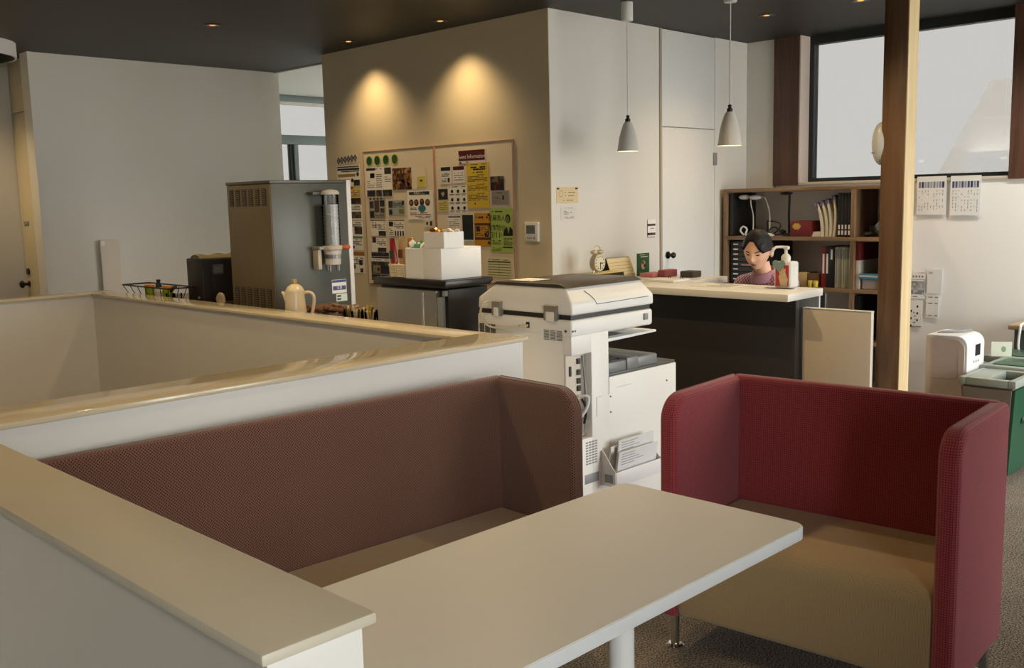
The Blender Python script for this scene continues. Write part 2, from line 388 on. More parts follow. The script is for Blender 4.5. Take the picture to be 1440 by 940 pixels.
# outside: ground and the neighbour's gabled house seen through the glass
struct('ground_outside', bx(-30, -40, -3.2, 60, 40, -3.0), mat('pale_gravel', (170, 168, 160), 0.9))
ho = T('neighbour_house', 'pale gabled house wall seen faintly through the right-hand window glass', 'house', (16, 4.5, -3))
M_HOUSE = mat('pale_render', (246, 242, 236), 0.8)
bm = nb(); prism(bm, [(-2.0, -3), (5.62, -3), (5.52, 1.72), (4.85, 2.93), (-2.0, 2.9)], 'x', 14.0, 18); out('house_wall', bm, M_HOUSE, ho)
bm = nb(); box(bm, 13.7, 1.5, -3, 14.0, 5.08, 1.99); out('annex', bm, mat('white_render', (250, 250, 250), 0.8), ho)

# ceiling downlights, plus unseen fill spots without fittings
M_TRIMRING = mat('downlight_ring', (70, 64, 56), 0.35, 0.6)
M_CONE = mat('brass_reflector', (214, 176, 110), 0.15, 1.0)
M_LAMP = emit('lamp_glow', (255, 196, 110), 0.9)
spots = [(3.308, 5.93, 'set in the charcoal ceiling in front of the left white wall', 40),
         (4.375, 5.934, 'lighting the left end of the notice board wall', 0),
         (4.364, 4.925, 'lighting the right end of the notice board wall', 0),
         (5.917, 3.47, 'over the reception desk, small and beside the second pendant cord', 0),
         (5.938, 2.84, 'over the bookshelf, cut by the upper edge of the photo', 0)]
for x, y, lb, _ in spots:
    t = T('downlight', 'small round recessed downlight ' + lb, 'ceiling light', (x, y, CZ))
    bm = nb(); lathe(bm, [(0.036, -0.001), (0.036, -0.005), (0.052, -0.006), (0.054, -0.001)], x, y, 24, cz=CZ); out('trim_ring', bm, M_TRIMRING, t)
    bm = nb(); lathe(bm, [(0.036, -0.0035), (0.02, -0.0015)], x, y, 20, cz=CZ); out('reflector', bm, M_CONE, t)
    bm = nb(); lathe(bm, [(0.019, -0.0045), (0.012, -0.002)], x, y, 16, cz=CZ); out('bulb', bm, M_LAMP, t)
for x, y in ((4.375, 5.934), (4.364, 4.925)): spot((x, y, CZ - 0.02), E_WASH, 112, 1.0)
for x, y, e in ((3.308, 5.93, 0.7), (5.917, 3.47, 0.5), (5.938, 2.84, 0.4), (2.2, 4.6, 0.5), (1.0, 5.2, 0.7), (3.3, 3.4, 1.3), (1.5, 3.4, 0.9), (1.3, 1.6, 0.45), (4.0, 2.3, 1.0), (-0.6, 2.2, 0.5), (-1.5, 5.0, 1.0), (2.0, 8.0, 0.8)):  # spots without a fitting are unseen, added for warm fill
    spot((x, y, CZ - 0.02), E_ROOM * e, 130, 0.9)
for x, y in ((6.25, 1.75), (6.2, 0.6)): spot((x, y, CZ - 0.02), 70.0, 140, 0.9, (1, 0.94, 0.86))  # unseen neutral fill, added to brighten the window wall
t = T('round_ceiling_lamp', 'large round ceiling lamp with dark inside cut by the left photo edge', 'ceiling light', (2.22, 7.55, CZ))
bm = nb(); lathe(bm, [(0.405, 0), (0.405, -0.10), (0.42, -0.10), (0.42, 0)], 2.22, 7.55, 40, cz=CZ); bmesh.ops.delete(bm, geom=[f for f in bm.faces if len(f.verts) > 4], context='FACES'); out('lamp_rim', bm, M_WHITE, t)
bm = nb(); lathe(bm, [(0.404, -0.101), (0.404, -0.002), (0.396, -0.002), (0.396, -0.101)], 2.22, 7.55, 40, cz=CZ)
bmesh.ops.delete(bm, geom=[f for f in bm.faces if len(f.verts) > 4], context='FACES'); out('shaded_inside', bm, M_CEIL, t)  # inner ring coloured dark for the shade inside the lamp
# ------------------------------------------------------------------ sofas
F_RED = fabric('red_woven_cloth', (160, 64, 72), (92, 28, 36), 0.0088, stagger=True, dark=0.78)
F_BROWN = fabric('brown_woven_cloth', (120, 84, 70), (44, 30, 28), 0.0092, stagger=False, dark=0.76)
F_SEAT = fabric('tan_seat_cloth', (176, 152, 114), (120, 100, 70), 0.005, dark=0.84)
def rounded_profile(x0, x1, z0, z1, r, n=8):
    p = [(x0, z0)]
    for i in range(n + 1):
        a = PI - (PI / 2) * i / n
        p.append((x0 + r + r * math.cos(a), z1 - r + r * math.sin(a)))
    p += [(x1, z1), (x1, z0)]
    return p
def sofa(name, label, W, D, zt, cloth, loc, rot, seat_z=0.42):
    t = T(name, label, 'sofa', loc, rot)
    th = 0.062; h = W / 2
    bm = nb(); prism(bm, rounded_profile(0.012, D - 0.05, 0.125, seat_z, 0.07), 'y', -h + th - 0.004, h - th + 0.004, 0.018, 3); out('seat', bm, F_SEAT, t, True)
    bm = nb(); prism(bm, [(D - 0.07, 0.115), (D, 0.115), (D, zt), (D - 0.055, zt)], 'y', -h + 0.02, h - 0.02, 0.02, 4); out('backrest', bm, cloth, t, True)
    for s in (-1, 1):
        y0, y1 = (h - th, h) if s > 0 else (-h, -h + th)
        bm = nb(); prism(bm, rounded_profile(0, D, 0.115, zt - 0.004, 0.085, 10), 'y', y0, y1, 0.02, 4)
        sp = out('side_panel', bm, cloth, t, True)
        yi = y0 + 0.012 if s > 0 else y1 - 0.012
        for yy in (y0 + 0.015, y1 - 0.015):
            pr = rounded_profile(0.0, D - 0.02, 0.13, zt - 0.004, 0.085, 10)[:-1]
            bm = nb(); tube(bm, [(x + 0.002, yy, z - 0.001) for x, z in pr], 0.0026, 6); out('stitched_seam', bm, cloth, sp, True)
    for sx in (0.045, D - 0.05):
        for sy in (-h + 0.035, h - 0.035):
            bm = nb(); cyl(bm, (sx, sy, 0.008), (sx, sy, 0.13), 0.015, n=16); lg = out('leg', bm, M_CHROME, t, True)
            bm = nb(); lathe(bm, [(0.030, 0.0), (0.030, 0.006), (0.022, 0.013), (0.012, 0.014)], sx, sy, 20); out('foot', bm, M_CHROME, lg, True)
    return t
sofa('red_sofa', 'red woven two-seat sofa with high sides and tan seat, facing the white table', 0.93, 0.50, 0.866, F_RED, (2.585, 1.41, 0), math.radians(4.5))
sofa('brown_sofa', 'long brown dotted-cloth sofa with tan seat against the low white wall', 1.68, 0.41, 0.886, F_BROWN, (1.578, 2.112, 0), math.radians(87.5))

# ------------------------------------------------------------------ table
t = T('cafe_table', 'white rectangular cafe table with rounded corners between the two sofas', 'table', (1.45, 1.41, 0))
M_TAB = mat('cream_laminate', (230, 228, 222), 0.33, noise=0.01); M_TEDGE = mat('white_edge_band', (216, 218, 218), 0.4)
def rrect(x0, y0, x1, y1, r, n=8):
    p = []
    for cx, cy, a0 in ((x1 - r, y1 - r, 0), (x0 + r, y1 - r, PI / 2), (x0 + r, y0 + r, PI), (x1 - r, y0 + r, 1.5 * PI)):
        for i in range(n + 1): p.append((cx + r * math.cos(a0 + i * PI / 2 / n), cy + r * math.sin(a0 + i * PI / 2 / n)))
    return p
bm = nb(); prism(bm, rrect(0.735, 1.127, 2.138, 1.692, 0.035), 'z', 0.6985, 0.70, 0.0007, 1); out('tabletop', bm, M_TAB, t)
bm = nb(); prism(bm, rrect(0.733, 1.125, 2.14, 1.694, 0.036), 'z', 0.668, 0.6986, 0.002, 2); out('edge_band', bm, M_TEDGE, t)
for x in (1.05, 1.765):
    bm = nb(); cyl(bm, (x, 1.41, 0.02), (x, 1.41, 0.668), 0.032, n=28); lg = out('leg', bm, M_WHITE, t)
    bm = nb(); lathe(bm, [(0.20, 0.0), (0.20, 0.008), (0.19, 0.014), (0.05, 0.024), (0.034, 0.03)], x, 1.41, 36); out('base_plate', bm, M_WHITE, lg)

# ------------------------------------------------------------------ copier
M_COP = mat('warm_white_casing', (232, 230, 224), 0.42, noise=0.01); M_COPG = mat('smoke_grey_tray', (120, 122, 122), 0.4)
t = T('photocopier', 'white office photocopier with black lid cover behind the end of the low wall', 'copier', (3.2, 2.79, 0))
X0, Y0 = 2.862, 2.52
bm = nb()
box(bm, X0, Y0 + 0.045, 0.04, 3.09, 3.05, 0.965, bev=0.004); box(bm, 2.982, Y0, 0.04, 3.092, Y0 + 0.05, 0.965, bev=0.004)
box(bm, X0, Y0, 0.04, 2.984, Y0 + 0.05, 0.542, bev=0.004); box(bm, X0, Y0, 0.888, 2.984, Y0 + 0.05, 0.965, bev=0.004)
out('main_body', bm, M_COP, t)
bm = nb(); box(bm, X0 + 0.004, Y0 + 0.035, 0.545, 2.98, Y0 + 0.046, 0.886); rec = out('connector_bay', bm, mat('beige_bay', (206, 196, 180), 0.5), t)
bm = nb()
for z in (0.845, 0.80, 0.765, 0.735): box(bm, 2.93, Y0 + 0.028, z, 2.948, Y0 + 0.037, z + 0.022)
for z in (0.83, 0.70): box(bm, 2.885, Y0 + 0.03, z - 0.03, 2.895, Y0 + 0.037, z + 0.01)
out('port', bm, M_BLACK, rec)
bm = nb(); tube(bm, curve_pts([(2.962, Y0 + 0.03, 0.875), (2.968, Y0 + 0.02, 0.72), (2.966, Y0 + 0.025, 0.56)]), 0.004, 6); out('latch_rod', bm, M_GREY, rec)
bm = nb(); tube(bm, curve_pts([(2.935, Y0 + 0.03, 0.715), (2.955, Y0 - 0.005, 0.71), (2.945, Y0 + 0.0, 0.66), (2.93, Y0 + 0.02, 0.625), (2.935, Y0 + 0.03, 0.58)]), 0.006, 8); out('data_cable', bm, M_WHITE, rec)
bm = nb(); tube(bm, curve_pts([(2.955, Y0 + 0.03, 0.70), (2.958, Y0 + 0.01, 0.66), (2.95, Y0 + 0.015, 0.60)]), 0.005, 8); out('power_cable', bm, M_BLACK, rec)
bm = nb(); box(bm, X0, Y0, 0.958, 3.392, 3.055, 1.028, bev=0.012, seg=3); out('scanner_base', bm, M_COP, t)
bm = nb(); box(bm, 3.088, Y0, 0.04, 3.562, 3.05, 0.772, bev=0.005); out('finisher_body', bm, M_COP, t)
bm = nb(); box(bm, 3.088, Y0 + 0.004, 0.771, 3.558, 3.045, 0.784, bev=0.003); out('finisher_top', bm, M_DKGREY, t)
bm = nb(); box(bm, 3.088, 2.83, 0.78, 3.39, 3.05, 0.96, bev=0.003); out('rear_column', bm, M_DKGREY, t)
bm = nb(); box(bm, 3.09, Y0 + 0.012, 0.782, 3.26, 2.83, 0.826, bev=0.006); box(bm, 3.22, Y0 + 0.006, 0.782, 3.30, 2.83, 0.834, bev=0.006); box(bm, 3.30, Y0 + 0.012, 0.782, 3.44, 2.83, 0.828, bev=0.008)
out('output_tray', bm, M_COPG, t)
bm = nb(); box(bm, 3.10, Y0 + 0.05, 0.826, 3.22, 2.80, 0.831); out('tray_slot', bm, M_BLACK, t)
bm = nb(); prism(bm, [(3.088, 0.915), (3.43, 0.922), (3.43, 0.932), (3.088, 0.93)], 'y', Y0 + 0.01, 2.84, 0.003, 2); out('upper_tray', bm, M_WHITE, t)
bm = nb(); box(bm, 3.10, Y0 + 0.03, 0.930, 3.25, 2.8, 0.934); out('tray_slot', bm, M_GREY, t)
bm = nb(); box(bm, X0 + 0.012, Y0 + 0.012, 1.025, 3.385, 3.04, 1.05); out('hinge_gap', bm, M_BLACK, t)
# document feeder lid
bm = nb(); prism(bm, [(3.055, 1.046), (3.05, 1.096), (2.965, 1.152), (2.575, 1.152), (2.522, 1.092), (2.52, 1.046)], 'x', X0 + 0.006, 3.40, 0.010, 3)
for v in bm.verts:      # the lid narrows towards its top on the aisle side and at the back
    f = max(0, (v.co.z - 1.09) / 0.062)
    if v.co.x < 2.95: v.co.x += 0.022 * f
    elif v.co.x > 3.3: v.co.x -= 0.03 * f
lid = out('document_feeder', bm, M_COP, t)
bm = nb(); prism(bm, [(2.985, 1.150), (2.96, 1.163), (2.60, 1.166), (2.56, 1.150)], 'x', X0 + 0.026, 3.375, 0.004, 2); out('lid_cover', bm, mat('dark_taupe_cover', (66, 62, 56), 0.42), lid)
bm = nb(); 
for a, b in (((2.985, 1.135), (3.005, 1.115)), ((3.005, 1.115), (3.012, 1.102)), ((3.012, 1.102), (3.02, 1.080)), ((3.02, 1.080), (3.36, 1.083))):
    ya = Y0 - 0.0005 + max(0, (a[1] - 1.092)) * 0.9; yb = Y0 - 0.0005 + max(0, (b[1] - 1.092)) * 0.9
    tube(bm, [(a[0], ya, a[1]), (b[0], yb, b[1])], 0.0014, 5)
out('panel_seam', bm, M_DKGREY, lid)
bm = nb(); box(bm, 2.93, 2.80, 1.166, 3.05, 2.92, 1.1675); out('instruction_sticker', bm, M_PAPER, lid)
for ya, yb in ((2.905, 2.955), (2.592, 2.658)):
    bm = nb(); box(bm, X0 - 0.010, ya, 1.022, X0 + 0.02, yb, 1.083, bev=0.004); hg = out('hinge', bm, mat('hinge_grey', (150, 146, 136), 0.4, 0.4), t)
    bm = nb(); box(bm, X0 - 0.013, ya + 0.008, 1.02, X0 - 0.008, yb - 0.014, 1.058, bev=0.003); out('hinge_cap', bm, M_COP, hg)
bm = nb(); tube(bm, curve_pts([(X0 + 0.02, 2.985, 1.078), (X0 - 0.016, 2.995, 1.07), (X0 - 0.018, 3.012, 1.03), (X0 - 0.014, 2.985, 0.985), (X0 - 0.012, 2.93, 0.972), (X0 - 0.012, 2.83, 0.978), (X0 - 0.01, 2.76, 0.992), (X0 + 0.01, 2.752, 0.996)]), 0.005, 8)
out('cable', bm, mat('cream_cable', (214, 206, 180), 0.5), t)
bm = nb(); box(bm, X0 - 0.003, 2.744, 0.984, X0 + 0.01, 2.762, 1.008, bev=0.002); out('cable_clip', bm, M_BLACK, t)
for ya, yb in ((2.94, 3.042), (2.565, 2.668)):
    bm = nb(); nr, nc = 8, 3
    for i in range(nr):
        for j in range(nc):
            z = 0.944 + i * 0.0053; y = ya + (yb - ya) * j / nc
            box(bm, X0 - 0.0012, y + 0.003, z - (0.002 if ya > 2.8 else 0), X0 + 0.002, y + (yb - ya) / nc - 0.003, z + 0.0024)
    out('vent_grille', bm, M_DKGREY, t)
bm = nb()
for i in range(9):
    for j in range(4): box(bm, 2.94 + j * 0.019, Y0 - 0.0012, 0.432 + i * 0.011, 2.954 + j * 0.019, Y0 + 0.002, 0.438 + i * 0.011)
out('vent_grille', bm, M_GREY, t)
bm = nb(); box(bm, 2.93, Y0 - 0.001, 0.352, 3.02, Y0 + 0.004, 0.392, bev=0.002); out('grip_recess', bm, M_GREY, t)
bm = nb(); box(bm, 3.325, Y0 - 0.008, 0.985, 3.35, Y0 + 0.004, 1.012, bev=0.003); out('clip', bm, M_GREY, t)
bm = nb(); box(bm, 3.0895, Y0 - 0.001, 0.70, 3.0915, Y0 + 0.002, 0.775); box(bm, 3.01, Y0 - 0.001, 0.62, 3.012, Y0 + 0.002, 0.70); box(bm, 3.01, Y0 - 0.001, 0.70, 3.045, Y0 + 0.002, 0.701); box(bm, 3.14, Y0 - 0.0008, 0.722, 3.24, Y0 + 0.002, 0.7232); out('panel_seam', bm, M_GREY, t)
bm = nb()
for x, z in ((3.1, 0.69), (3.1, 0.625), (3.49, 0.70), (2.885, 0.985), (2.872, 0.985)): cyl(bm, (x, Y0 - 0.002, z), (x, Y0 + 0.002, z), 0.004, n=10)
for y in (2.80, 2.548): cyl(bm, (X0 - 0.002, y, 0.985), (X0 + 0.002, y, 0.985), 0.006, n=10)
out('screw', bm, M_DKGREY, t)
for x, y in ((2.93, 2.6), (2.93, 2.97), (3.48, 2.6), (3.48, 2.97)):
    bm = nb(); cyl(bm, (x, y - 0.012, 0.02), (x, y + 0.012, 0.02), 0.02); box(bm, x - 0.012, y - 0.016, 0.018, x + 0.012, y + 0.016, 0.045); out('caster', bm, M_BLACK, t)
# leaflet pocket on the copier's side
t = T('leaflet_pocket', 'white plastic leaflet pocket hung on the copier side behind the table', 'holder', (3.19, 2.48, 0.33))
for x in (3.035, 3.34): bm = nb(); prism(bm, [(2.445, 0.33), (2.519, 0.33), (2.519, 0.475), (2.512, 0.475), (2.452, 0.40), (2.445, 0.40)], 'x', x, x + 0.005, 0.001, 1); out('side_wall', bm, M_WHITE, t)
part('front_panel', M_WHITE, t, 3.04, 2.443, 0.33, 3.34, 2.449, 0.392, bev=0.002); part('bottom', M_WHITE, t, 3.04, 2.45, 0.33, 3.34, 2.518, 0.336)
part('label_window', M_GREY, t, 3.0335, 2.46, 0.345, 3.0355, 2.50, 0.38)
M_LEAF = mat('leaflet_paper', (222, 222, 220), 0.6)
for i, (x0, x1, zt, ln, lb) in enumerate(((3.06, 3.24, 0.488, 0.03, 'grey-edged stapled leaflet at the back of the pocket on the copier'), (3.09, 3.33, 0.512, 0.0, 'tall white leaflet standing highest in the pocket on the copier'), (3.07, 3.335, 0.468, 0.012, 'white leaflet lying foremost in the pocket on the copier'))):
    y = 2.505 - i * 0.017
    bm = nb(); prism(bm, [(y, 0.337), (y + 0.010, 0.337), (y - 0.012, zt), (y - 0.018, zt)], 'x', x0, x1, 0.001, 1)
    o = tag(out('leaflet', bm, M_LEAF, None), lb, 'leaflet')
    bm = nb(); 
    for j in range(5):
        z = zt - 0.012 - j * 0.011; f = (z - 0.337) / (zt - 0.337); yy = y + (-0.018) * f - 0.0012
        box(bm, x0 + 0.02, yy - 0.0005, z, x0 + 0.02 + random.uniform(0.08, 0.16), yy + 0.0006, z + 0.0022)
    out('printed_lines', bm, M_GREY, o)

# ------------------------------------------------------------------ reception counter, low panel, timber post
t = T('reception_counter', 'black-fronted reception counter with white slab top beyond the copier', 'counter', (4.9, 3.4, 0))
bm = nb(); box(bm, 4.765, 2.60, 0, 4.80, 4.195, 0.938, bev=0.002); out('front_panel', bm, mat('charcoal_laminate', (46, 45, 43), 0.45), t)
bm = nb(); box(bm, 4.80, 2.60, 0, 5.02, 2.635, 0.938, bev=0.002); out('end_panel', bm, mat('charcoal_laminate', (46, 45, 43), 0.45), t)
bm = nb(); prism(bm, [(4.64, 2.578), (5.055, 2.595), (5.055, 3.5), (5.52, 3.5), (5.52, 4.192), (4.64, 4.192)], 'z', 0.938, 0.978, 0.003, 2); out('countertop', bm, mat('white_slab', (226, 224, 216), 0.35), t)
part('rear_panel', mat('charcoal_laminate', (46, 45, 43), 0.45), t, 5.46, 3.52, 0, 5.49, 4.19, 0.938)
part('slab_bracket', M_WHITE, t, 5.022, 2.60, 0.72, 5.035, 2.63, 0.938)
t = T('low_panel', 'low white panel, tinted as warm-lit, between the reception counter and the timber post', 'panel', (4.84, 2.39, 0))
part('board', mat('beige_panel', (214, 204, 188), 0.5), t, 4.815, 2.205, 0.05, 4.845, 2.585, 0.888, bev=0.003)  # white board; warm lamp light is put into its beige colour
part('top_edge', M_WHITE, t, 4.813, 2.205, 0.888, 4.847, 2.585, 0.895, bev=0.002)
part('foot', M_GREY, t, 4.75, 2.24, 0.0, 4.90, 2.27, 0.05, bev=0.004); part('foot', M_GREY, t, 4.75, 2.52, 0.0, 4.90, 2.55, 0.05, bev=0.004)
t = T('timber_post', 'square brown timber post from floor to ceiling behind the red sofa', 'post', (4.95, 2.14, 0))
part('brown_face', M_POST, t, 4.89, 2.092, 0, 5.01, 2.212, CZ, bev=0.003)
part('daylit_face', M_POSTL, t, 4.893, 2.0885, 0, 5.009, 2.0925, CZ)  # daylight on this side is put into the paler wood
t = T('wall_lamp', 'white oval lamp fixed to the left side of the timber post', 'lamp', (4.94, 2.21, 1.74))
bm = nb(); r_ = blob(bm, (4.93, 2.228, 1.74), 0.055, 0.045, 0.108, 24, 16)
out('shade', bm, mat('opal_glass', (222, 226, 226), 0.3), t)
part('mount', M_GREY, t, 4.92, 2.211, 1.70, 4.95, 2.217, 1.78, bev=0.003)
part('metal_band', M_GREY, t, 4.883, 2.213, 1.692, 4.96, 2.262, 1.697, bev=0.002)

# ------------------------------------------------------------------ pendants over the counter
def pendant(label, x, y, zb, h, r):
    t = T('pendant_lamp', label, 'lamp', (x, y, CZ), group='white pendants over the reception counter')
    bm = nb(); lathe(bm, [(0.034, -0.11), (0.036, -0.105), (0.036, -0.001)], x, y, 24, cz=CZ); out('ceiling_cap', bm, M_WHITE, t)
    zt = zb + h
    bm = nb(); cyl(bm, (x, y, zt + 0.02), (x, y, CZ - 0.108), 0.0035, n=8); out('cord', bm, M_WHITE, t)
    bm = nb(); lathe(bm, [(0.006, zt + 0.034), (0.012, zt + 0.028), (0.008, zt + 0.018), (0.016, zt + 0.012), (0.016, zt - 0.012)], x, y, 16); out('socket_neck', bm, mat('dark_bronze', (60, 54, 48), 0.35, 0.8), t)
    prof = [(0.020, zt - 0.006), (0.030, zt - 0.022), (0.043, zt - 0.06), (0.055, zt - 0.105), (0.063, zb + 0.02), (r, zb)]
    bm = nb()
    inner = [(max(0.001, a - 0.003), z - 0.002) for a, z in prof]; inner[-1] = (r - 0.003, zb)
    n = 32; P = prof + inner[::-1]; rings = []
    for rr, z in P: rings.append([bm.verts.new((x + rr * math.cos(2 * PI * q / n), y + rr * math.sin(2 * PI * q / n), z)) for q in range(n)])
    for A, B_ in zip(rings, rings[1:]):
        for q in range(n): bm.faces.new((A[q], A[(q + 1) % n], B_[(q + 1) % n], B_[q]))
    out('shade', bm, mat('pendant_enamel', (216, 214, 208), 0.4), t)
    bm = nb(); blob(bm, (x, y, zb + 0.055), 0.026, 0.026, 0.04, 16, 12); out('bulb', bm, emit('warm_bulb', (255, 214, 150), 1.2), t)
    l = bpy.data.lights.new('pendant_light', 'POINT'); l.energy = 0.5; l.color = (1, 0.78, 0.5); l.shadow_soft_size = 0.03
    o = bpy.data.objects.new('pendant_light', l); COL.objects.link(o); o.location = (x, y, zb + 0.005)
pendant('white bell pendant hanging before the plain reception wall, the left one', 4.85, 3.785, 1.78, 0.182, 0.067)
pendant('white bell pendant hanging above the seated woman, the right one', 4.85, 3.068, 1.774, 0.192, 0.069)
# ------------------------------------------------------------------ fridge and what stands on it
t = T('mini_fridge', 'black mini fridge with steel door, white boxes standing on it', 'fridge', (3.15, 3.56, 0))
FX, FY0, FY1 = 2.93, 3.335, 3.83
part('cabinet', M_BLACK, t, FX + 0.02, FY0, 0.03, 3.20, FY1, 1.105, bev=0.006)
bm = nb(); prism(bm, [(FX - 0.01, 1.118), (FX - 0.002, 1.146), (3.225, 1.146), (3.225, 1.128), (3.205, 1.112), (FX - 0.004, 1.110)], 'y', FY0 - 0.012, FY1 + 0.02, 0.004, 2); out('top_slab', bm, mat('black_worktop', (34, 32, 30), 0.3), t)
dr = part('door', M_STEEL, t, FX - 0.008, FY0 + 0.055, 0.06, FX + 0.02, FY1 - 0.005, 1.098, bev=0.004)
part('door_edge', M_GREY, dr, FX - 0.004, FY0 + 0.02, 0.06, FX + 0.02, FY0 + 0.052, 1.07, bev=0.003)
part('grip_strip', mat('pale_steel', (214, 214, 208), 0.3, 0.8), dr, FX - 0.013, FY0 + 0.14, 0.08, FX - 0.006, FY0 + 0.152, 1.09, bev=0.002)
part('hinge', M_GREY, t, FX + 0.0, FY0 + 0.002, 1.075, FX + 0.02, FY0 + 0.018, 1.10)
for x in (3.0, 3.16):
    for y in (FY0 + 0.05, FY1 - 0.05): bm = nb(); cyl(bm, (x, y, 0), (x, y, 0.032), 0.02); out('foot', bm, M_BLACK, t)
TOPZ = 1.147
M_BOX = mat('white_card_box', (234, 232, 228), 0.6, noise=0.01)
def open_box(name, label, x0, y0, z0, x1, y1, z1, th=0.004):
    t = T(name, label, 'box', ((x0 + x1) / 2, (y0 + y1) / 2, z0))
    bm = nb(); box(bm, x0, y0, z0, x1, y1, z0 + th); out('bottom', bm, M_BOX, t)
    for a in ((x0, y0, x0 + th, y1), (x1 - th, y0, x1, y1), (x0 + th, y0, x1 - th, y0 + th), (x0 + th, y1 - th, x1 - th, y1)):
        bm = nb(); box(bm, a[0], a[1], z0 + th, a[2], a[3], z1, bev=0.0008, seg=1); out('side', bm, M_BOX, t)
    return t
open_box('card_box', 'white card box on the fridge, left one holding green packets', 2.945, 3.500, TOPZ, 3.195, 3.625, 1.289)
bx2 = T('card_box', 'white card box on the fridge, right one carrying a smaller box', 'box', (3.07, 3.433, TOPZ))
part('box_body', M_BOX, bx2, 2.945, 3.370, TOPZ, 3.195, 3.497, 1.288, bev=0.002); part('box_lid', M_BOX, bx2, 2.9445, 3.3695, 1.2882, 3.1955, 3.4975, 1.2905, bev=0.001)
open_box('small_card_box', 'small white card box of wrapped sweets, topmost on the fridge', 2.945, 3.348, 1.2912, 3.068, 3.486, 1.364, 0.003)
def crumple(bm, c, s, seed):
    rr = random.Random(seed)
    v = bmesh.ops.create_icosphere(bm, subdivisions=1, radius=1)['verts']
    for q in v: q.co = Vector((c[0] + q.co.x * s[0] * rr.uniform(.6, 1.1), c[1] + q.co.y * s[1] * rr.uniform(.6, 1.1), c[2] + q.co.z * s[2] * rr.uniform(.6, 1.1)))
rg = random.Random(3)
cols = [(196, 134, 50), (120, 60, 30), (226, 214, 190), (160, 92, 40)]
k_ = 0
for i in range(4):
    for j in range(3):
        c = (2.972 + 0.023 * i + rg.uniform(-.004, .004), 3.370 + 0.046 * j + rg.uniform(-.006, .006), 1.366 + rg.uniform(0, .008))
        bm = nb(); crumple(bm, c, (0.014, 0.022, 0.012), 30 + k_)
        c2 = cols[rg.randrange(4)] if j else cols[2]
        o = out('wrapped_sweet', bm, mat('foil_%d_%d' % (c2[0], c2[2]), c2, 0.3, 0.2), None); tag(o, {196: 'gold', 120: 'dark brown', 226: 'cream', 160: 'copper'}[c2[0]] + ' foil-wrapped sweet heaped in the topmost small white box', 'sweet', 'wrapped sweets in the top box'); k_ += 1
bm = nb(); box(bm, 2.949, 3.352, 1.2943, 3.064, 3.482, 1.349); o = out('filling', bm, mat('foil_fill', (150, 100, 50), 0.5), None); o.parent = None
tag(o, 'layer of wrapped sweets filling the topmost small white box', 'sweets', kind='stuff')
k_ = 0
for i in range(4):
    for j in range(3):
        c = (2.975 + 0.05 * i + rg.uniform(-.008, .008), 3.524 + 0.038 * j, 1.294 + rg.uniform(0, .010))
        bm = nb(); crumple(bm, c, (0.026, 0.02, 0.024), 80 + k_)
        o = out('green_packet', bm, mat('packet_green', (52, 128, 70), 0.35) if (i + j) % 2 else mat('packet_white', (224, 230, 220), 0.35), None)
        tag(o, ('green' if (i + j) % 2 else 'white') + ' sugar packet heaped in the left white box', 'packet', 'packets in the left white box'); k_ += 1
bm = nb(); box(bm, 2.95, 3.505, 1.151, 3.19, 3.62, 1.268); o = out('filling', bm, mat('packet_fill', (120, 160, 120), 0.5), None); tag(o, 'layer of packets filling the left white box', 'packets', kind='stuff')
# wicker basket with snack bags
t = T('wicker_basket', 'small pale wicker basket of snack bags on the fridge', 'basket', (2.99, 3.69, TOPZ))
M_WICK = mat('pale_wicker', (216, 204, 172), 0.7, scale=90, bump=0.3)
bw = (2.945, 3.632, 3.04, 3.748)
bm = nb(); box(bm, bw[0] + 0.006, bw[1] + 0.006, TOPZ + 0.001, bw[2] - 0.006, bw[3] - 0.006, TOPZ + 0.006); out('bottom', bm, M_WICK, t)
for iz in range(6):
    z = TOPZ + 0.006 + iz * 0.0105
    bm = nb(); g = 0.004 * (1 - iz / 5); pts = [(bw[0] + g, bw[1] + g, z), (bw[2] - g, bw[1] + g, z), (bw[2] - g, bw[3] - g, z), (bw[0] + g, bw[3] - g, z), (bw[0] + g, bw[1] + g, z)]
    tube(bm, pts, 0.0042 if iz < 5 else 0.006, 6); out('woven_ring', bm, M_WICK, t)
bm = nb()
for kx in range(7):
    y = bw[1] + 0.008 + kx * 0.0165; tube(bm, [(bw[0] + 0.003, y, TOPZ + 0.002), (bw[0] - 0.001, y, TOPZ + 0.062)], 0.003, 5); tube(bm, [(bw[2] - 0.003, y, TOPZ + 0.002), (bw[2] + 0.001, y, TOPZ + 0.062)], 0.003, 5)
for kx in range(6):
    x = bw[0] + 0.008 + kx * 0.0155; tube(bm, [(x, bw[1] + 0.003, TOPZ + 0.002), (x, bw[1] - 0.001, TOPZ + 0.062)], 0.003, 5); tube(bm, [(x, bw[3] - 0.003, TOPZ + 0.002), (x, bw[3] + 0.001, TOPZ + 0.062)], 0.003, 5)
out('uprights', bm, M_WICK, t)
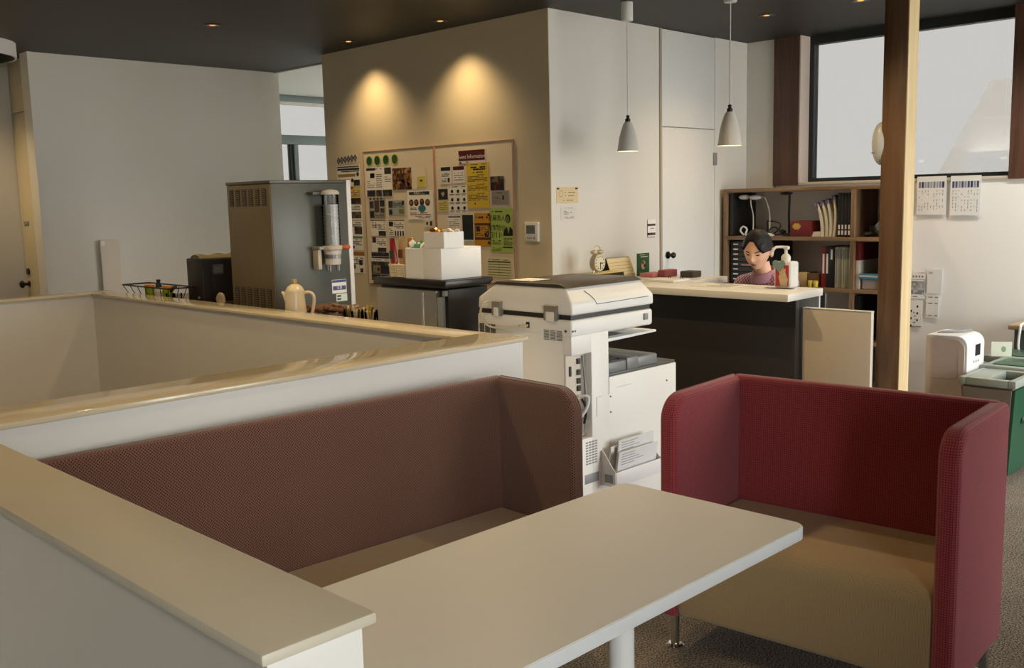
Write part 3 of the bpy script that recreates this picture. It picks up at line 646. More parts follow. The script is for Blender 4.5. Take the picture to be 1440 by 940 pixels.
def bag(label, c, w, h, tilt, col, col2, rz=0.1):
    """pillow bag standing on edge"""
    bm = nb(); n = 8; G = [[[None] * (n + 1) for _ in range(n + 1)] for _ in range(2)]
    for s in (0, 1):
        for i in range(n + 1):
            for j in range(n + 1):
                u, v = i / n - .5, j / n; d = 0.013 * (1 - (2 * u) ** 4) * (math.sin(PI * min(1, max(0, v))) ** .6) * (1 if s else -1)
                y = u * w; z = v * h; x = d + 0.001 * random.uniform(-1, 1)
                G[s][i][j] = bm.verts.new((c[0] + x, c[1] + y + tilt * z, c[2] + z))
    for s in (0, 1):
        for i in range(n):
            for j in range(n): bm.faces.new((G[s][i][j], G[s][i + 1][j], G[s][i + 1][j + 1], G[s][i][j + 1]))
    bmesh.ops.remove_doubles(bm, verts=list(bm.verts), dist=0.0004)
    o = tag(out('snack_bag', bm, mat('bag_%d%d' % (col[0], col[2]), col, 0.3), None), label, 'bag')
    bm = nb(); zz = c[2] + h * 0.45
    box(bm, c[0] - 0.0165, c[1] - w * 0.3 + tilt * h * .5, zz, c[0] - 0.0115, c[1] + w * 0.3 + tilt * h * .5, zz + h * 0.22)
    out('printed_band', bm, mat('bagp_%d%d' % (col2[0], col2[2]), col2, 0.35), o)
bag('red snack bag leaning leftmost in the wicker basket', (2.962, 3.724, TOPZ + 0.008), 0.04, 0.178, 0.10, (150, 32, 36), (40, 70, 40))
bag('beige snack bag with brown edge in the wicker basket middle', (2.99, 3.695, TOPZ + 0.008), 0.045, 0.185, 0.05, (196, 164, 120), (110, 70, 40))
bag('orange snack bag leaning right in the wicker basket', (3.02, 3.667, TOPZ + 0.008), 0.045, 0.178, 0.04, (206, 138, 40), (226, 190, 90))

# ------------------------------------------------------------------ drinks table behind the right half wall
t = T('drinks_table', 'brown topped side table behind the low wall carrying the drinks machines', 'table', (3.1, 5.2, 0))
part('tabletop', mat('brown_table_top', (112, 88, 62), 0.35), t, 2.70, 3.90, 0.875, 3.52, 6.55, 0.90, bev=0.003)
for x in (2.75, 3.47):
    for y in (3.95, 6.50): part('leg', M_DKGREY, t, x - 0.02, y - 0.02, 0, x + 0.02, y + 0.02, 0.875)
# tall tea dispenser
t = T('tea_dispenser', 'tall grey tea dispenser with white front edge and a clear cup tube', 'drinks machine', (3.15, 4.93, 0.90))
M_TEA = mat('grey_enamel', (88, 90, 83), 0.4, 0.15); M_TEAB = mat('taupe_enamel', (118, 104, 78), 0.45, 0.1)
DX0, DX1, DY0, DY1, DZ0, DZ1 = 2.90, 3.40, 4.70, 5.16, 0.912, 1.638
part('cabinet', M_TEA, t, DX0 + 0.004, DY0, DZ0, DX1, DY1, DZ1 - 0.018, bev=0.003)
bk = part('back_panel', M_TEAB, t, DX0, DY0 + 0.004, DZ0, DX0 + 0.006, DY1 - 0.004, DZ1 - 0.02, bev=0.002)
part('top_panel', M_TEA, t, DX0 - 0.003, DY0 - 0.004, DZ1 - 0.017, DX1 + 0.003, DY1 + 0.003, DZ1, bev=0.003)
part('front_door', M_WHITE, t, DX1 + 0.002, DY0 - 0.003, DZ0 - 0.006, DX1 + 0.032, DY1, DZ1, bev=0.004)
for z0, z1 in ((1.50, 1.595), (0.93, 1.045)):
    for i in range(6):
        y = DY0 + 0.04 + i * 0.069
        bm = nb(); box(bm, DX0 - 0.001, y, z0, DX0 + 0.002, y + 0.046, z1); fr = out('louvre', bm, M_BLACK, bk)
        n = 9; bm = nb()
        for j in range(n):
            z = z0 + (z1 - z0) * (j + .25) / n; box(bm, DX0 - 0.003, y + 0.006, z, DX0 + 0.001, y + 0.04, z + (z1 - z0) / n * 0.45)
        out('louvre_slats', bm, M_TEAB, bk)
for x, y in ((2.95, 4.76), (2.95, 5.1), (3.36, 4.76), (3.36, 5.1)):
    bm = nb(); cyl(bm, (x, y, 0.9), (x, y, 0.914), 0.02); out('foot', bm, M_BLACK, t)
TX, TY = 3.235, 4.625
cupt = T('cup_tube', 'clear cup tube holding white paper cups on the tea dispenser side', 'cup dispenser', (TX, TY, 1.15))
part('wall_bracket', M_GREY, cupt, TX - 0.09, TY - 0.005, 1.25, TX - 0.045, 4.698, 1.268, bev=0.003)
bm = nb(); lathe(bm, [(0.052, 1.245), (0.056, 1.25), (0.056, 1.268), (0.05, 1.272)], TX, TY, 28); box(bm, TX - 0.02, TY + 0.04, 1.247, TX + 0.02, 4.699, 1.268); out('collar', bm, mat('beige_collar', (188, 178, 158), 0.5), cupt)
bm = nb(); lathe(bm, [(0.048, 1.20), (0.048, 1.56)], TX, TY, 32); out('tube', bm, glass('clear_acrylic', (0.9, 0.9, 0.9, 1), 0.05, 0.6), cupt)
bm = nb(); lathe(bm, [(0.050, 1.556), (0.051, 1.565), (0.04, 1.578), (0.012, 1.584)], TX, TY, 28); out('cap', bm, mat('pale_cap', (196, 190, 184), 0.4), cupt)
bm = nb(); box(bm, TX - 0.10, TY + 0.02, 1.555, TX + 0.01, 4.699, 1.572, bev=0.004); out('top_arm', bm, M_DKGREY, cupt)
bm = nb(); blob(bm, (TX + 0.085, TY - 0.01, 1.258), 0.03, 0.022, 0.014, 14, 8); out('release_knob', bm, mat('orange_knob', (206, 92, 52), 0.4), cupt)
bm = nb(); box(bm, TX + 0.04, TY - 0.012, 1.25, TX + 0.07, TY + 0.012, 1.266, bev=0.002); box(bm, TX + 0.05, TY, 1.25, TX + 0.07, 4.70, 1.262); out('lever', bm, mat('beige_collar', (188, 178, 158), 0.5), cupt)
bm = nb(); lathe(bm, [(0.044, 1.165), (0.046, 1.20), (0.05, 1.245)], TX, TY, 28); out('lower_tube', bm, mat('pale_cap', (196, 190, 184), 0.4), cupt)
bm = nb()
for a in (0.3, 2.0, 3.6, 5.1): box(bm, TX + 0.036 * math.cos(a) - .004, TY + 0.036 * math.sin(a) - .004, 1.13, TX + 0.036 * math.cos(a) + .004, TY + 0.036 * math.sin(a) + .004, 1.17)
out('gripper', bm, M_GREY, cupt)
part('guide_plate', mat('beige_collar', (188, 178, 158), 0.5), cupt, TX - 0.085, TY + 0.02, 1.14, TX - 0.06, 4.699, 1.25, bev=0.003)
M_CUP = mat('paper_cup_white', (228, 226, 220), 0.6)
proto = None
for i in range(12):
    z = 1.215 + i * 0.0205
    if proto is None:
        bm = nb(); lathe(bm, [(0.033, 0), (0.041, 0.052), (0.043, 0.055), (0.043, 0.059), (0.039, 0.06)], 0, 0, 20)
        for v in bm.verts: v.co += Vector((TX, TY, z))
        bm2 = out('paper_cup', bm, M_CUP, None); proto = bm2; o = bm2
    else:
        o = proto.copy(); COL.objects.link(o); o.location = (0, 0, z - 1.215)
    tag(o, ['lowest', 'second', 'third', 'fourth', 'fifth', 'sixth', 'seventh', 'eighth', 'ninth', 'tenth', 'eleventh', 'topmost'][i] + ' white paper cup, counted upward in the clear tube on the dispenser', 'cup', 'paper cups stacked in the tube')
def sticker(name, mt, parent, x0, z0, x1, z1, y, th=0.0012): return part(name, mt, parent, x0, y - th, z0, x1, y, z1)
s1 = sticker('notice_sticker', M_PAPER, t, 3.272, 0.992, 3.372, 1.07, DY0 + 0.0005)
bm = nb(); box(bm, 3.274, DY0 - 0.0022, 1.054, 3.37, DY0, 1.068); box(bm, 3.278, DY0 - 0.0022, 1.010, 3.366, DY0, 1.034); out('printed_block', bm, mat('ink_blue', (62, 70, 130), 0.5), s1)
text_mesh('注意', 0.02, (3.322, DY0 - 0.0026, 1.022), (1, 0, 0), (0, -1, 0), M_PAPER, s1)
s2 = sticker('notice_sticker', mat('pale_mint', (214, 226, 214), 0.6), t, 3.298, 0.944, 3.374, 0.988, DY0 + 0.0005)
bm = nb(); box(bm, 3.304, DY0 - 0.0022, 0.97, 3.33, DY0, 0.98); box(bm, 3.304, DY0 - 0.0022, 0.952, 3.33, DY0, 0.962); out('printed_block', bm, mat('ink_green', (30, 60, 44), 0.5), s2)
# coffee machine
t = T('coffee_machine', 'black coffee machine with vent grid left of the tall tea dispenser', 'coffee machine', (3.05, 5.6, 0.90))
part('cabinet', mat('black_enamel', (36, 35, 33), 0.4), t, 2.90, 5.505, 0.925, 3.22, 5.70, 1.192, bev=0.006)
part('side_cover', M_BLACK, t, 2.96, 5.497, 0.93, 3.22, 5.506, 1.186, bev=0.003)
part('base', mat('brown_base', (88, 66, 46), 0.5), t, 2.895, 5.49, 0.90, 3.23, 5.71, 0.925, bev=0.003)
lp = part('label_plate', M_DKGREY, t, 2.965, 5.492, 1.095, 3.035, 5.498, 1.155, bev=0.003)
part('display', mat('grey_display', (92, 98, 96), 0.3), lp, 2.973, 5.4905, 1.105, 3.027, 5.4925, 1.14)
bm = nb()
for i in range(6):
    for j in range(4): box(bm, 2.8985, 5.645 + j * 0.011, 1.10 + i * 0.013, 2.902, 5.652 + j * 0.011, 1.108 + i * 0.013)
out('vent_grid', bm, mat('vent_brown', (84, 66, 50), 0.5), t)
bm = nb(); cyl(bm, (2.899, 5.56, 0.955), (2.893, 5.56, 0.955), 0.008, n=10); out('screw', bm, M_GREY, t)
cl = nb()
n = 14
G = [[cl.verts.new((2.905 + 0.30 * i / n, 5.535 + 0.12 * j / n + 0.01 * math.sin(i * .7), 1.194 + 0.026 * (math.sin(PI * j / n) ** .5) * (0.8 + 0.2 * math.sin(i * 1.1)))) for j in range(n + 1)] for i in range(n + 1)]
for i in range(n):
    for j in range(n): cl.faces.new((G[i][j], G[i + 1][j], G[i + 1][j + 1], G[i][j + 1]))
bmesh.ops.solidify(cl, geom=list(cl.faces), thickness=0.004)
tag(out('folded_cloth', cl, mat('olive_towel', (176, 166, 128), 0.9, scale=120, bump=0.3), None, angle=60), 'folded olive cloth lying on top of the coffee machine', 'cloth')
# thermos jug
JX, JY = 2.765, 4.30
t = T('thermos_jug', 'cream thermos jug with handle behind the low wall before the dispenser', 'jug', (JX, JY, 0.90))
M_JUG = mat('cream_enamel', (228, 214, 184), 0.25)
bm = nb(); lathe(bm, [(0.056, 0.902), (0.058, 0.91), (0.052, 1.0), (0.048, 1.06), (0.047, 1.066)], JX, JY, 36); out('body', bm, M_JUG, t)
bm = nb(); lathe(bm, [(0.049, 1.064), (0.049, 1.07), (0.036, 1.092), (0.02, 1.102), (0.016, 1.104)], JX, JY, 32); ld = out('lid', bm, M_JUG, t)
bm = nb(); lathe(bm, [(0.013, 1.102), (0.015, 1.122), (0.012, 1.128)], JX, JY, 20); out('lid_knob', bm, mat('brass_knob', (196, 166, 110), 0.35, 0.4), ld)
def JP(d, z): return (JX + 0.71 * d, JY - 0.70 * d, z)
bm = nb(); tube(bm, [JP(-0.035, 1.02), JP(-0.05, 1.05), JP(-0.066, 1.066)], [0.02, 0.014, 0.006], 10); out('spout', bm, M_JUG, t)
bm = nb(); tube(bm, curve_pts([JP(0.04, 1.056), JP(0.072, 1.060), JP(0.095, 1.04), JP(0.092, 0.99), JP(0.075, 0.935), JP(0.05, 0.925)]), 0.0085, 10); out('handle', bm, M_JUG, t)
# sweets tray with packets, cream cups
t = T('snack_tray', 'flat dark tray of brown packets between the jug and the fridge', 'tray', (3.02, 4.38, 0.90))
part('tray_base', M_BLACK, t, 2.93, 4.22, 0.901, 3.13, 4.52, 0.912, bev=0.003)
for i in range(6):
    for j in range(2):
        for l in range(2):
            x = 2.97 + j * 0.10; y = 4.245 + i * 0.045; z = 0.928 + l * 0.03
            bm = nb(); rr = random.Random(i * 7 + j * 3 + l); a = rr.uniform(-.4, .4)
            box(bm, -0.04, -0.018, -0.010, 0.04, 0.018, 0.010, bev=0.006)
            bmesh.ops.transform(bm, matrix=Matrix.Translation((x, y, z)) @ Matrix.Rotation(a, 4, 'Z') @ Matrix.Rotation(rr.uniform(-.3, .3), 4, 'Y'), verts=list(bm.verts))
            c = [(120, 84, 50), (92, 78, 66), (60, 50, 58), (110, 96, 92)][(i + j + 2 * l) % 4] if not l else (124, 88, 58)
            tag(out('coffee_packet', bm, mat('pk_%d' % c[0], c, 0.3, 0.15), None), {120: 'brown', 92: 'taupe', 60: 'dark purple', 110: 'grey', 124: 'light brown'}[c[0]] + ' foil coffee packet lying in the dark tray', 'packet', 'packets on the snack tray')
for i, (x, y) in enumerate(((2.99, 4.15), (3.05, 4.08), (2.97, 4.06), (3.08, 4.0), (2.99, 3.975))):
    t = T('tea_glass', 'small glass of yellow and white tea sticks, ' + ['foremost beside the snack tray', 'second beside the snack tray at the back', 'middle one of the five in front', 'rear one close to the fridge', 'nearest to the fridge in front'][i], 'glass', (x, y, 0.90), group='glasses of tea sticks')
    bm = nb(); lathe(bm, [(0.026, 0.901), (0.031, 0.96), (0.029, 0.96), (0.024, 0.905)], x, y, 18); out('glass_wall', bm, M_CLEAR, t)
    for q in range(5):
        a = q * 1.3 + i; c = [(206, 176, 60), (226, 220, 200), (60, 56, 50), (190, 160, 70), (220, 214, 190)][q]
        bm = nb(); tube(bm, [(x + 0.01 * math.cos(a), y + 0.01 * math.sin(a), 0.906), (x + 0.02 * math.cos(a), y + 0.02 * math.sin(a), 0.972 + 0.008 * math.sin(q * 2 + i))], 0.006, 5); out('tea_stick', bm, mat('stick_%d' % c[0], c, 0.5), t)
# wire basket with bottles, sponge and small jar
t = T('wire_basket', 'black wire basket at the far end of the drinks table', 'basket', (2.80, 5.88, 0.90))
M_WIRE = mat('black_wire', (52, 46, 40), 0.4, 0.5)
def rectring(x0, y0, x1, y1, z): return [(x0, y0, z), (x1, y0, z), (x1, y1, z), (x0, y1, z), (x0, y0, z)]
bm = nb(); tube(bm, rectring(2.712, 5.58, 2.888, 6.20, 1.022), 0.005, 6); out('rim', bm, M_WIRE, t)
bm = nb(); tube(bm, rectring(2.745, 5.66, 2.865, 6.10, 0.906), 0.004, 6); out('base_ring', bm, M_WIRE, t)
bm = nb()
for i in range(7):
    f = i / 6; tube(bm, [(2.712, 5.58 + .62 * f, 1.022), (2.745, 5.66 + .44 * f, 0.906)], 0.0028, 5); tube(bm, [(2.888, 5.58 + .62 * f, 1.022), (2.865, 5.66 + .44 * f, 0.906)], 0.0028, 5)
out('wires', bm, M_WIRE, t)
bm = nb(); tube(bm, curve_pts([(2.78, 5.62, 1.03), (2.80, 5.68, 1.022), (2.82, 5.78, 0.985)]), 0.011, 8); tag(out('spatula', bm, M_WIRE, None), 'dark spoon handle leaning out of the wire basket', 'utensil')
t = T('soap_bottle', 'clear soap bottle with dark green cap in the wire basket', 'bottle', (2.80, 5.885, 0.90))
bm = nb(); lathe(bm, [(0.03, 0.911), (0.032, 0.93), (0.032, 0.99), (0.014, 1.01), (0.012, 1.016)], 2.80, 5.885, 22); out('bottle_body', bm, mat('milky_soap', (206, 200, 190), 0.3), t)
bm = nb(); lathe(bm, [(0.02, 1.014), (0.017, 1.035), (0.01, 1.045), (0.014, 1.052), (0.012, 1.062)], 2.80, 5.885, 20); out('cap', bm, mat('dark_green_cap', (24, 44, 38), 0.4), t)
for x, y, lb in ((2.80, 6.01, 'green sponge with orange top left of the soap bottle'), (2.81, 5.79, 'green sponge with orange top right of the soap bottle')):
    t = T('sponge', lb, 'sponge', (x, y, 0.911)); part('green_layer', mat('sponge_green', (146, 170, 36), 0.9), t, x - 0.02, y - 0.035, 0.911, x + 0.02, y + 0.035, 1.005, bev=0.006); part('orange_layer', mat('sponge_orange', (222, 150, 70), 0.9), t, x - 0.02, y - 0.035, 1.005, x + 0.02, y + 0.035, 1.025, bev=0.005)
for i, (x, y) in enumerate(((2.79, 5.72), (2.82, 5.675))):
    t = T('glass_tumbler', ['clear tumbler in the wire basket beside the dark spoon', 'clear tumbler at the right corner of the wire basket'][i], 'glass', (x, y, 0.911))
    bm = nb(); lathe(bm, [(0.02, 0.911), (0.025, 0.985), (0.023, 0.985), (0.018, 0.915)], x, y, 18); out('glass_wall', bm, M_CLEAR, t)
# bag of coffee beans between the two machines
bm = nb(); blob(bm, (2.872, 5.25, 0.955), 0.02, 0.045, 0.052, 14, 10)
for v in bm.verts: v.co += Vector((random.uniform(-.003, .003), random.uniform(-.004, .004), 0))
o = tag(out('coffee_bag', bm, mat('bean_bag', (176, 160, 136), 0.35, scale=40, noise=0.5), None), 'shiny bean bag standing at the foot of the tea dispenser', 'bag')
# beige board against the left wall
t = T('beige_board', 'narrow beige board standing against the left white wall', 'board', (3.27, 7.66, 0))
part('board', mat('beige_panel', (214, 204, 188), 0.5), t, 3.185, 7.63, 0, 3.335, 7.655, 1.27, bev=0.003)
part('label', M_PAPER, t, 3.19, 7.628, 1.225, 3.22, 7.631, 1.262)
# ------------------------------------------------------------------ printed sheets
class Sheet:
    """paper on a wall: O top-left corner, U to the reader's right, V down, N off the wall; prints use 0..1 sheet coordinates"""
    def __init__(s, name, label, cat, O, U, N, w, h, col=(236, 232, 222), group=None, th=0.0015, mt=None):
        s.O, s.U, s.N = Vector(O), Vector(U).normalized(), Vector(N).normalized(); s.V = Vector((0, 0, -1)); s.w, s.h, s.th = w, h, th
        bm = nb(); P = s.P
        a = [P(0, 0, 0), P(1, 0, 0), P(1, 1, 0), P(0, 1, 0)]; b = [p + s.N * th for p in a]
        va = [bm.verts.new(p) for p in a]; vb = [bm.verts.new(p) for p in b]
        bm.faces.new(va); bm.faces.new(vb[::-1])
        for k in range(4): bm.faces.new((va[k], va[(k + 1) % 4], vb[(k + 1) % 4], vb[k]))
        s.o = tag(out(name, bm, mt or mat('sheet_%d_%d_%d' % col, col, 0.7, noise=0.01), None), label, cat, group)
        s.bm = nb(); s.cl = s.bm.loops.layers.color.new('Col'); s.ell = []
    def P(s, u, v, d): return s.O + s.U * (u * s.w) + s.V * (v * s.h) + s.N * d
    def face(s, pts, c, d=0.0006):
        f = s.bm.faces.new([s.bm.verts.new(s.P(u, v, s.th + d)) for u, v in pts]); c = lin(c)
        for l in f.loops: l[s.cl] = c
        return s
    def r(s, u0, v0, u1, v1, c, d=0.0006): s.face([(u0, v0), (u1, v0), (u1, v1), (u0, v1)], c, d); return s
    def e(s, cu, cv, ru, rv, c, d=0.0006, n=18): s.face([(cu + ru * math.cos(2 * PI * k / n), cv + rv * math.sin(2 * PI * k / n)) for k in range(n)], c, d); return s
    def t(s, u0, v0, u1, v1, rows, c=(70, 66, 62), fill=0.45, seed=1):
        rr = random.Random(seed * 31 + rows)
        for i in range(rows):
            v = v0 + (v1 - v0) * (i + 0.25) / rows; u = u0
            while u < u1 - 0.02:
                l = rr.uniform(0.04, 0.16); e_ = min(u1, u + l)
                if rr.random() < .86: s.r(u, v, e_, v + (v1 - v0) / rows * fill, c)
                u = e_ + 0.012
        return s
    def p(s, u0, v0, u1, v1, pal, n=6, seed=1):
        rr = random.Random(seed * 17 + n)
        m = max(2, int(n * (v1 - v0) * s.h / max(1e-4, (u1 - u0) * s.w)))
        for i in range(n):
            for j in range(m): s.r(u0 + (u1 - u0) * i / n, v0 + (v1 - v0) * j / m, u0 + (u1 - u0) * (i + 1) / n, v0 + (v1 - v0) * (j + 1) / m, pal[rr.randrange(len(pal))])
        return s
    def s_(s, txt, cu, cv, size, c, align='CENTER'):
        text_mesh(txt, size, s.P(cu, cv, s.th + 0.0014), s.U, s.N, mat('type_%d_%d_%d' % tuple(c), c, 0.6, noise=0), s.o, align=align); return s
    def done(s):
        if s.bm.faces: s.bm.normal_update(); me = bpy.data.meshes.new('printing'); s.bm.to_mesh(me); link('printing', me, M_PRINT, s.o)
        s.bm.free(); return s.o
WX = 4.6
def wall_sheet(name, label, y0, y1, z0, z1, col=(236, 232, 222), cat='poster', x=None, group=None):
    return Sheet(name, label, cat, ((WX - 0.014) if x is None else x, y1, z1), (0, -1, 0), (-1, 0, 0), y1 - y0, z1 - z0, col, group)
DK = [(52, 44, 42), (84, 70, 62), (120, 104, 92), (40, 36, 40), (150, 136, 120)]
BL = [(66, 72, 96), (96, 104, 124), (48, 50, 66), (140, 144, 150), (84, 80, 84)]
BR = [(150, 112, 68), (196, 160, 104), (112, 76, 46), (214, 190, 140), (88, 56, 38)]
TX_ = (84, 78, 72)
# the two pin boards
M_PIN = mat('cream_pin_board', (222, 208, 182), 0.8, scale=200, bump=0.1); M_PINF = mat('pink_brown_frame', (176, 138, 112), 0.5)
for nm, lb, y0, y1, z0, z1 in (('pin_board', 'left cream pin board with thin pinkish frame and four green discs', 5.29, 6.105, 0.89, 1.89), ('pin_board', 'right cream pin board with thin pinkish frame under the red banner', 4.515, 5.282, 0.95, 1.89)):
    t = T(nm, lb, 'notice board', (WX, (y0 + y1) / 2, z0))
    part('panel', M_PIN, t, WX - 0.011, y0 + 0.006, z0 + 0.006, WX, y1 - 0.006, z1 - 0.006)
    for q in ((y0, z0, y1, z0 + 0.007), (y0, z1 - 0.007, y1, z1), (y0, z0 + 0.007, y0 + 0.007, z1 - 0.007), (y1 - 0.007, z0 + 0.007, y1, z1 - 0.007)):
        part('frame_strip', M_PINF, t, WX - 0.016, q[0], q[1], WX, q[2], q[3], bev=0.002)
# sheets fixed straight to the wall, left of the boards
W0 = WX - 0.001
for i in range(6):
    y = 6.435 - i * 0.0435
    s = Sheet('paper_diamond', ['leftmost', 'second from left', 'third from left', 'fourth from left', 'fifth from left', 'rightmost'][i] + ' blue outlined paper diamond in the row left of the boards', 'sign', (W0, y + 0.024, 1.866 + i * 0.003), (0, -1, 0), (-1, 0, 0), 0.048, 0.062, (212, 204, 188), 'blue paper diamonds on the wall')
    s.face([(.5, 0), (1, .5), (.5, 1), (0, .5)], (72, 84, 140)); s.face([(.5, .2), (.8, .5), (.5, .8), (.2, .5)], (206, 200, 190), 0.001); s.s_('ようこそみな'[i], .5, .5, 0.024, (60, 66, 110)); s.done()
s = wall_sheet('notice_sheet', 'white sheet with blue and green headline left of the pin boards, topmost', 6.166, 6.462, 1.64, 1.796, x=W0)
s.r(.02, .04, .98, .1, (70, 120, 90)).r(.02, .14, .98, .24, (52, 76, 110)).r(.2, .27, .98, .32, (90, 110, 140)).r(.04, .42, .8, .56, (206, 178, 90)).e(.9, .45, .06, .11, (120, 140, 120)).r(.1, .68, .55, .8, (210, 150, 130)).e(.66, .74, .06, .1, (96, 110, 70)).e(.1, .74, .05, .09, (150, 80, 60)).p(.72, .72, .98, 1, DK, 4).done()
s = wall_sheet('notice_sheet', 'yellow notice sheet with dark photo below, left of the pin boards', 6.171, 6.386, 1.50, 1.632, (214, 190, 104), x=W0)
s.r(.1, .02, .6, .12, (196, 110, 80)).t(.2, .2, .95, .6, 4, (150, 130, 70)).p(.25, .66, 1, 1, DK, 5, 2).done()
s = wall_sheet('notice_sheet', 'beige notice sheet with one grey photo, third of the wall column', 6.16, 6.386, 1.378, 1.492, x=W0)
s.e(.2, .1, .06, .1, (110, 80, 60)).t(.3, .05, .9, .35, 3).p(.35, .45, .95, .9, [(150, 140, 124), (130, 120, 108), (168, 158, 140)], 5, 3).done()
s = wall_sheet('notice_sheet', 'tall white sheet with a dark photo and pale green band beside the dispenser', 6.158, 6.378, 1.145, 1.368, x=W0)
s.e(.2, .06, .06, .05, (90, 70, 60)).t(.3, .03, .9, .2, 3).p(.5, .2, .95, .45, DK, 4, 4).r(.15, .52, .95, .6, (170, 190, 170)).t(.2, .62, .9, .85, 4).e(.4, .9, .08, .06, (110, 80, 60)).done()
s = wall_sheet('notice_sheet', 'white sheet with yellow heading and three small pictures, lowest of the column', 6.152, 6.361, 0.965, 1.131, x=W0)
s.r(0, 0, 1, .18, (206, 172, 84)).t(.1, .25, .9, .6, 4).p(.65, .4, .85, .62, DK, 3).p(.25, .6, .42, .8, DK, 3, 5).p(.7, .76, .88, .95, DK, 3, 6).done()
# left board: four green discs spell the headline
for i, ch in enumerate('大空便り'):
    yc = (6.028, 5.932, 5.828, 5.725)[i]
    s = Sheet('green_disc', ['leftmost green paper disc with a dark character on the left board', 'second green paper disc with a dark character on the left board', 'third green paper disc with a dark character on the left board', 'rightmost green paper disc with a dark character on the left board'][i], 'sign', (WX - 0.0125, yc + 0.04, 1.857), (0, -1, 0), (-1, 0, 0), 0.078, 0.08, (188, 196, 120), 'green headline discs')
    me = s.o.data; bm = nb(); lathe(bm, [(0.041, 0.0), (0.041, 0.0015)], 0, 0, 28)
    for v in bm.verts: v.co = Vector((WX - 0.0125 - v.co.z, yc + v.co.x, 1.817 + v.co.y))
    bmesh.ops.recalc_face_normals(bm, faces=list(bm.faces)); me.clear_geometry(); bm.to_mesh(me); bm.free()
    s.e(.5, .5, .42, .42, (112, 160, 70)); s.s_(ch, .5, .5, 0.058, (24, 60, 26)); s.done()
s = wall_sheet('newsletter', 'large white newsletter with photo strip at its foot under the discs', 5.761, 6.078, 1.552, 1.767)
s.r(.03, .02, .38, .1, (56, 84, 100)).t(.4, .03, .62, .08, 1).p(.72, .03, .97, .25, DK, 6).r(.17, .2, .34, .36, (70, 62, 56)).r(.21, .23, .30, .33, (190, 170, 140)).t(.4, .22, .62, .72, 7, TX_, .3).t(.72, .32, .96, .55, 3, TX_, .25).t(.05, .45, .34, .72, 4, (150, 140, 130), .25).p(.03, .78, .36, 1, BL + DK, 7).p(.38, .78, .6, 1, DK + [(190, 180, 160)], 5, 4).p(.62, .78, .98, 1, DK, 7, 9).done()
s = wall_sheet('photo_print', 'brown photo of many round chestnut pieces on the left board', 5.54, 5.753, 1.596, 1.751, (120, 90, 60), cat='photo')
s.p(0, 0, 1, 1, BR, 12, 2)
rr = random.Random(5)
for q in range(16): s.e(rr.uniform(.1, .9), rr.uniform(.1, .9), .09, .11, BR[rr.randrange(4)], 0.001, 8)
s.r(.35, .72, .6, 1, (120, 46, 44), 0.0012); s.done()
s = wall_sheet('paper_note', 'plain pale note right of the chestnut photo', 5.386, 5.538, 1.591, 1.749, (224, 212, 186), cat='note'); s.t(.6, .4, .95, .5, 1, (150, 140, 120)); s.done()
s = Sheet('sticky_note', 'yellow leaf-shaped sticky note on the pale note', 'note', (WX - 0.0165, 5.474, 1.682), (0, -1, 0), (-1, 0, 0), 0.088, 0.074, (206, 190, 84))
s.r(.35, .3, .68, .48, (110, 100, 40)); s.done()
s = wall_sheet('info_sheet', 'grey sheet of small photos with tabs, left board middle row', 5.856, 6.053, 1.386, 1.541, (172, 162, 146))
for i in range(4): s.e(.12 + .22 * i, .04, .06, .05, (70, 60, 54))
s.p(.05, .16, .3, .5, DK, 4).p(.68, .12, .96, .42, DK, 5, 2).p(.05, .62, .32, .96, DK, 4, 3).p(.7, .5, .95, .72, DK, 4, 4).r(.34, .12, .64, .7, (140, 132, 122)).t(.36, .75, .95, .95, 3); s.done()
s = wall_sheet('info_sheet', 'bluish landscape sheet with a yellow-green spot on the left board', 5.63, 5.82, 1.41, 1.519, (160, 166, 164))
s.p(.03, .05, .28, .5, DK, 4).p(.05, .6, .25, .95, BL, 3, 2).t(.32, .08, .95, .5, 4, (96, 108, 116)).r(.65, .58, .95, .9, (186, 184, 96)).p(.85, .05, .97, .3, BL, 2); s.done()
s = wall_sheet('info_chart', 'white chart with green banner and four round brown pictures', 5.314, 5.596, 1.379, 1.585)
s.r(.08, .04, .88, .15, (86, 110, 80)).e(.16, .42, .09, .12, (104, 62, 40)).e(.36, .42, .09, .12, (130, 60, 40)).e(.58, .40, .09, .12, (110, 70, 44)).e(.80, .42, .09, .12, (120, 84, 52)).e(.16, .42, .05, .06, (200, 160, 110), .001).e(.36, .40, .05, .06, (196, 150, 100), .001).e(.58, .36, .05, .05, (190, 140, 90), .001).e(.80, .40, .05, .07, (206, 170, 110), .001)
s.e(.58, .62, .15, .12, (96, 176, 186), .0012).t(.1, .58, .42, .68, 2, (100, 150, 110), .5).t(.1, .75, .9, .86, 2, (196, 96, 70), .5).t(.3, .87, .9, .97, 2, (120, 110, 100), .4); s.s_('地域おこし', .48, .095, 0.024, (236, 232, 214)); s.done()
s = wall_sheet('paper_note', 'small pale note with two dark blocks low right of the round pictures', 5.318, 5.412, 1.323, 1.378, (224, 212, 186), cat='note'); s.r(.2, .3, .42, .7, (90, 82, 74)).p(.62, .2, .9, .8, DK, 3); s.done()
s = wall_sheet('info_sheet', 'cream sheet with red top edge and dark corner photo, left of two', 5.856, 6.039, 1.256, 1.374)
s.r(0, 0, 1, .04, (150, 80, 70)).t(.08, .1, .4, .5, 4).r(.3, .1, .34, .5, (150, 80, 70)).p(.5, .68, .97, .98, DK, 6).t(.45, .12, .95, .6, 5, (150, 140, 126)); s.done()
s = wall_sheet('info_sheet', 'cream sheet with red top edge and row of four small figures', 5.639, 5.826, 1.258, 1.376)
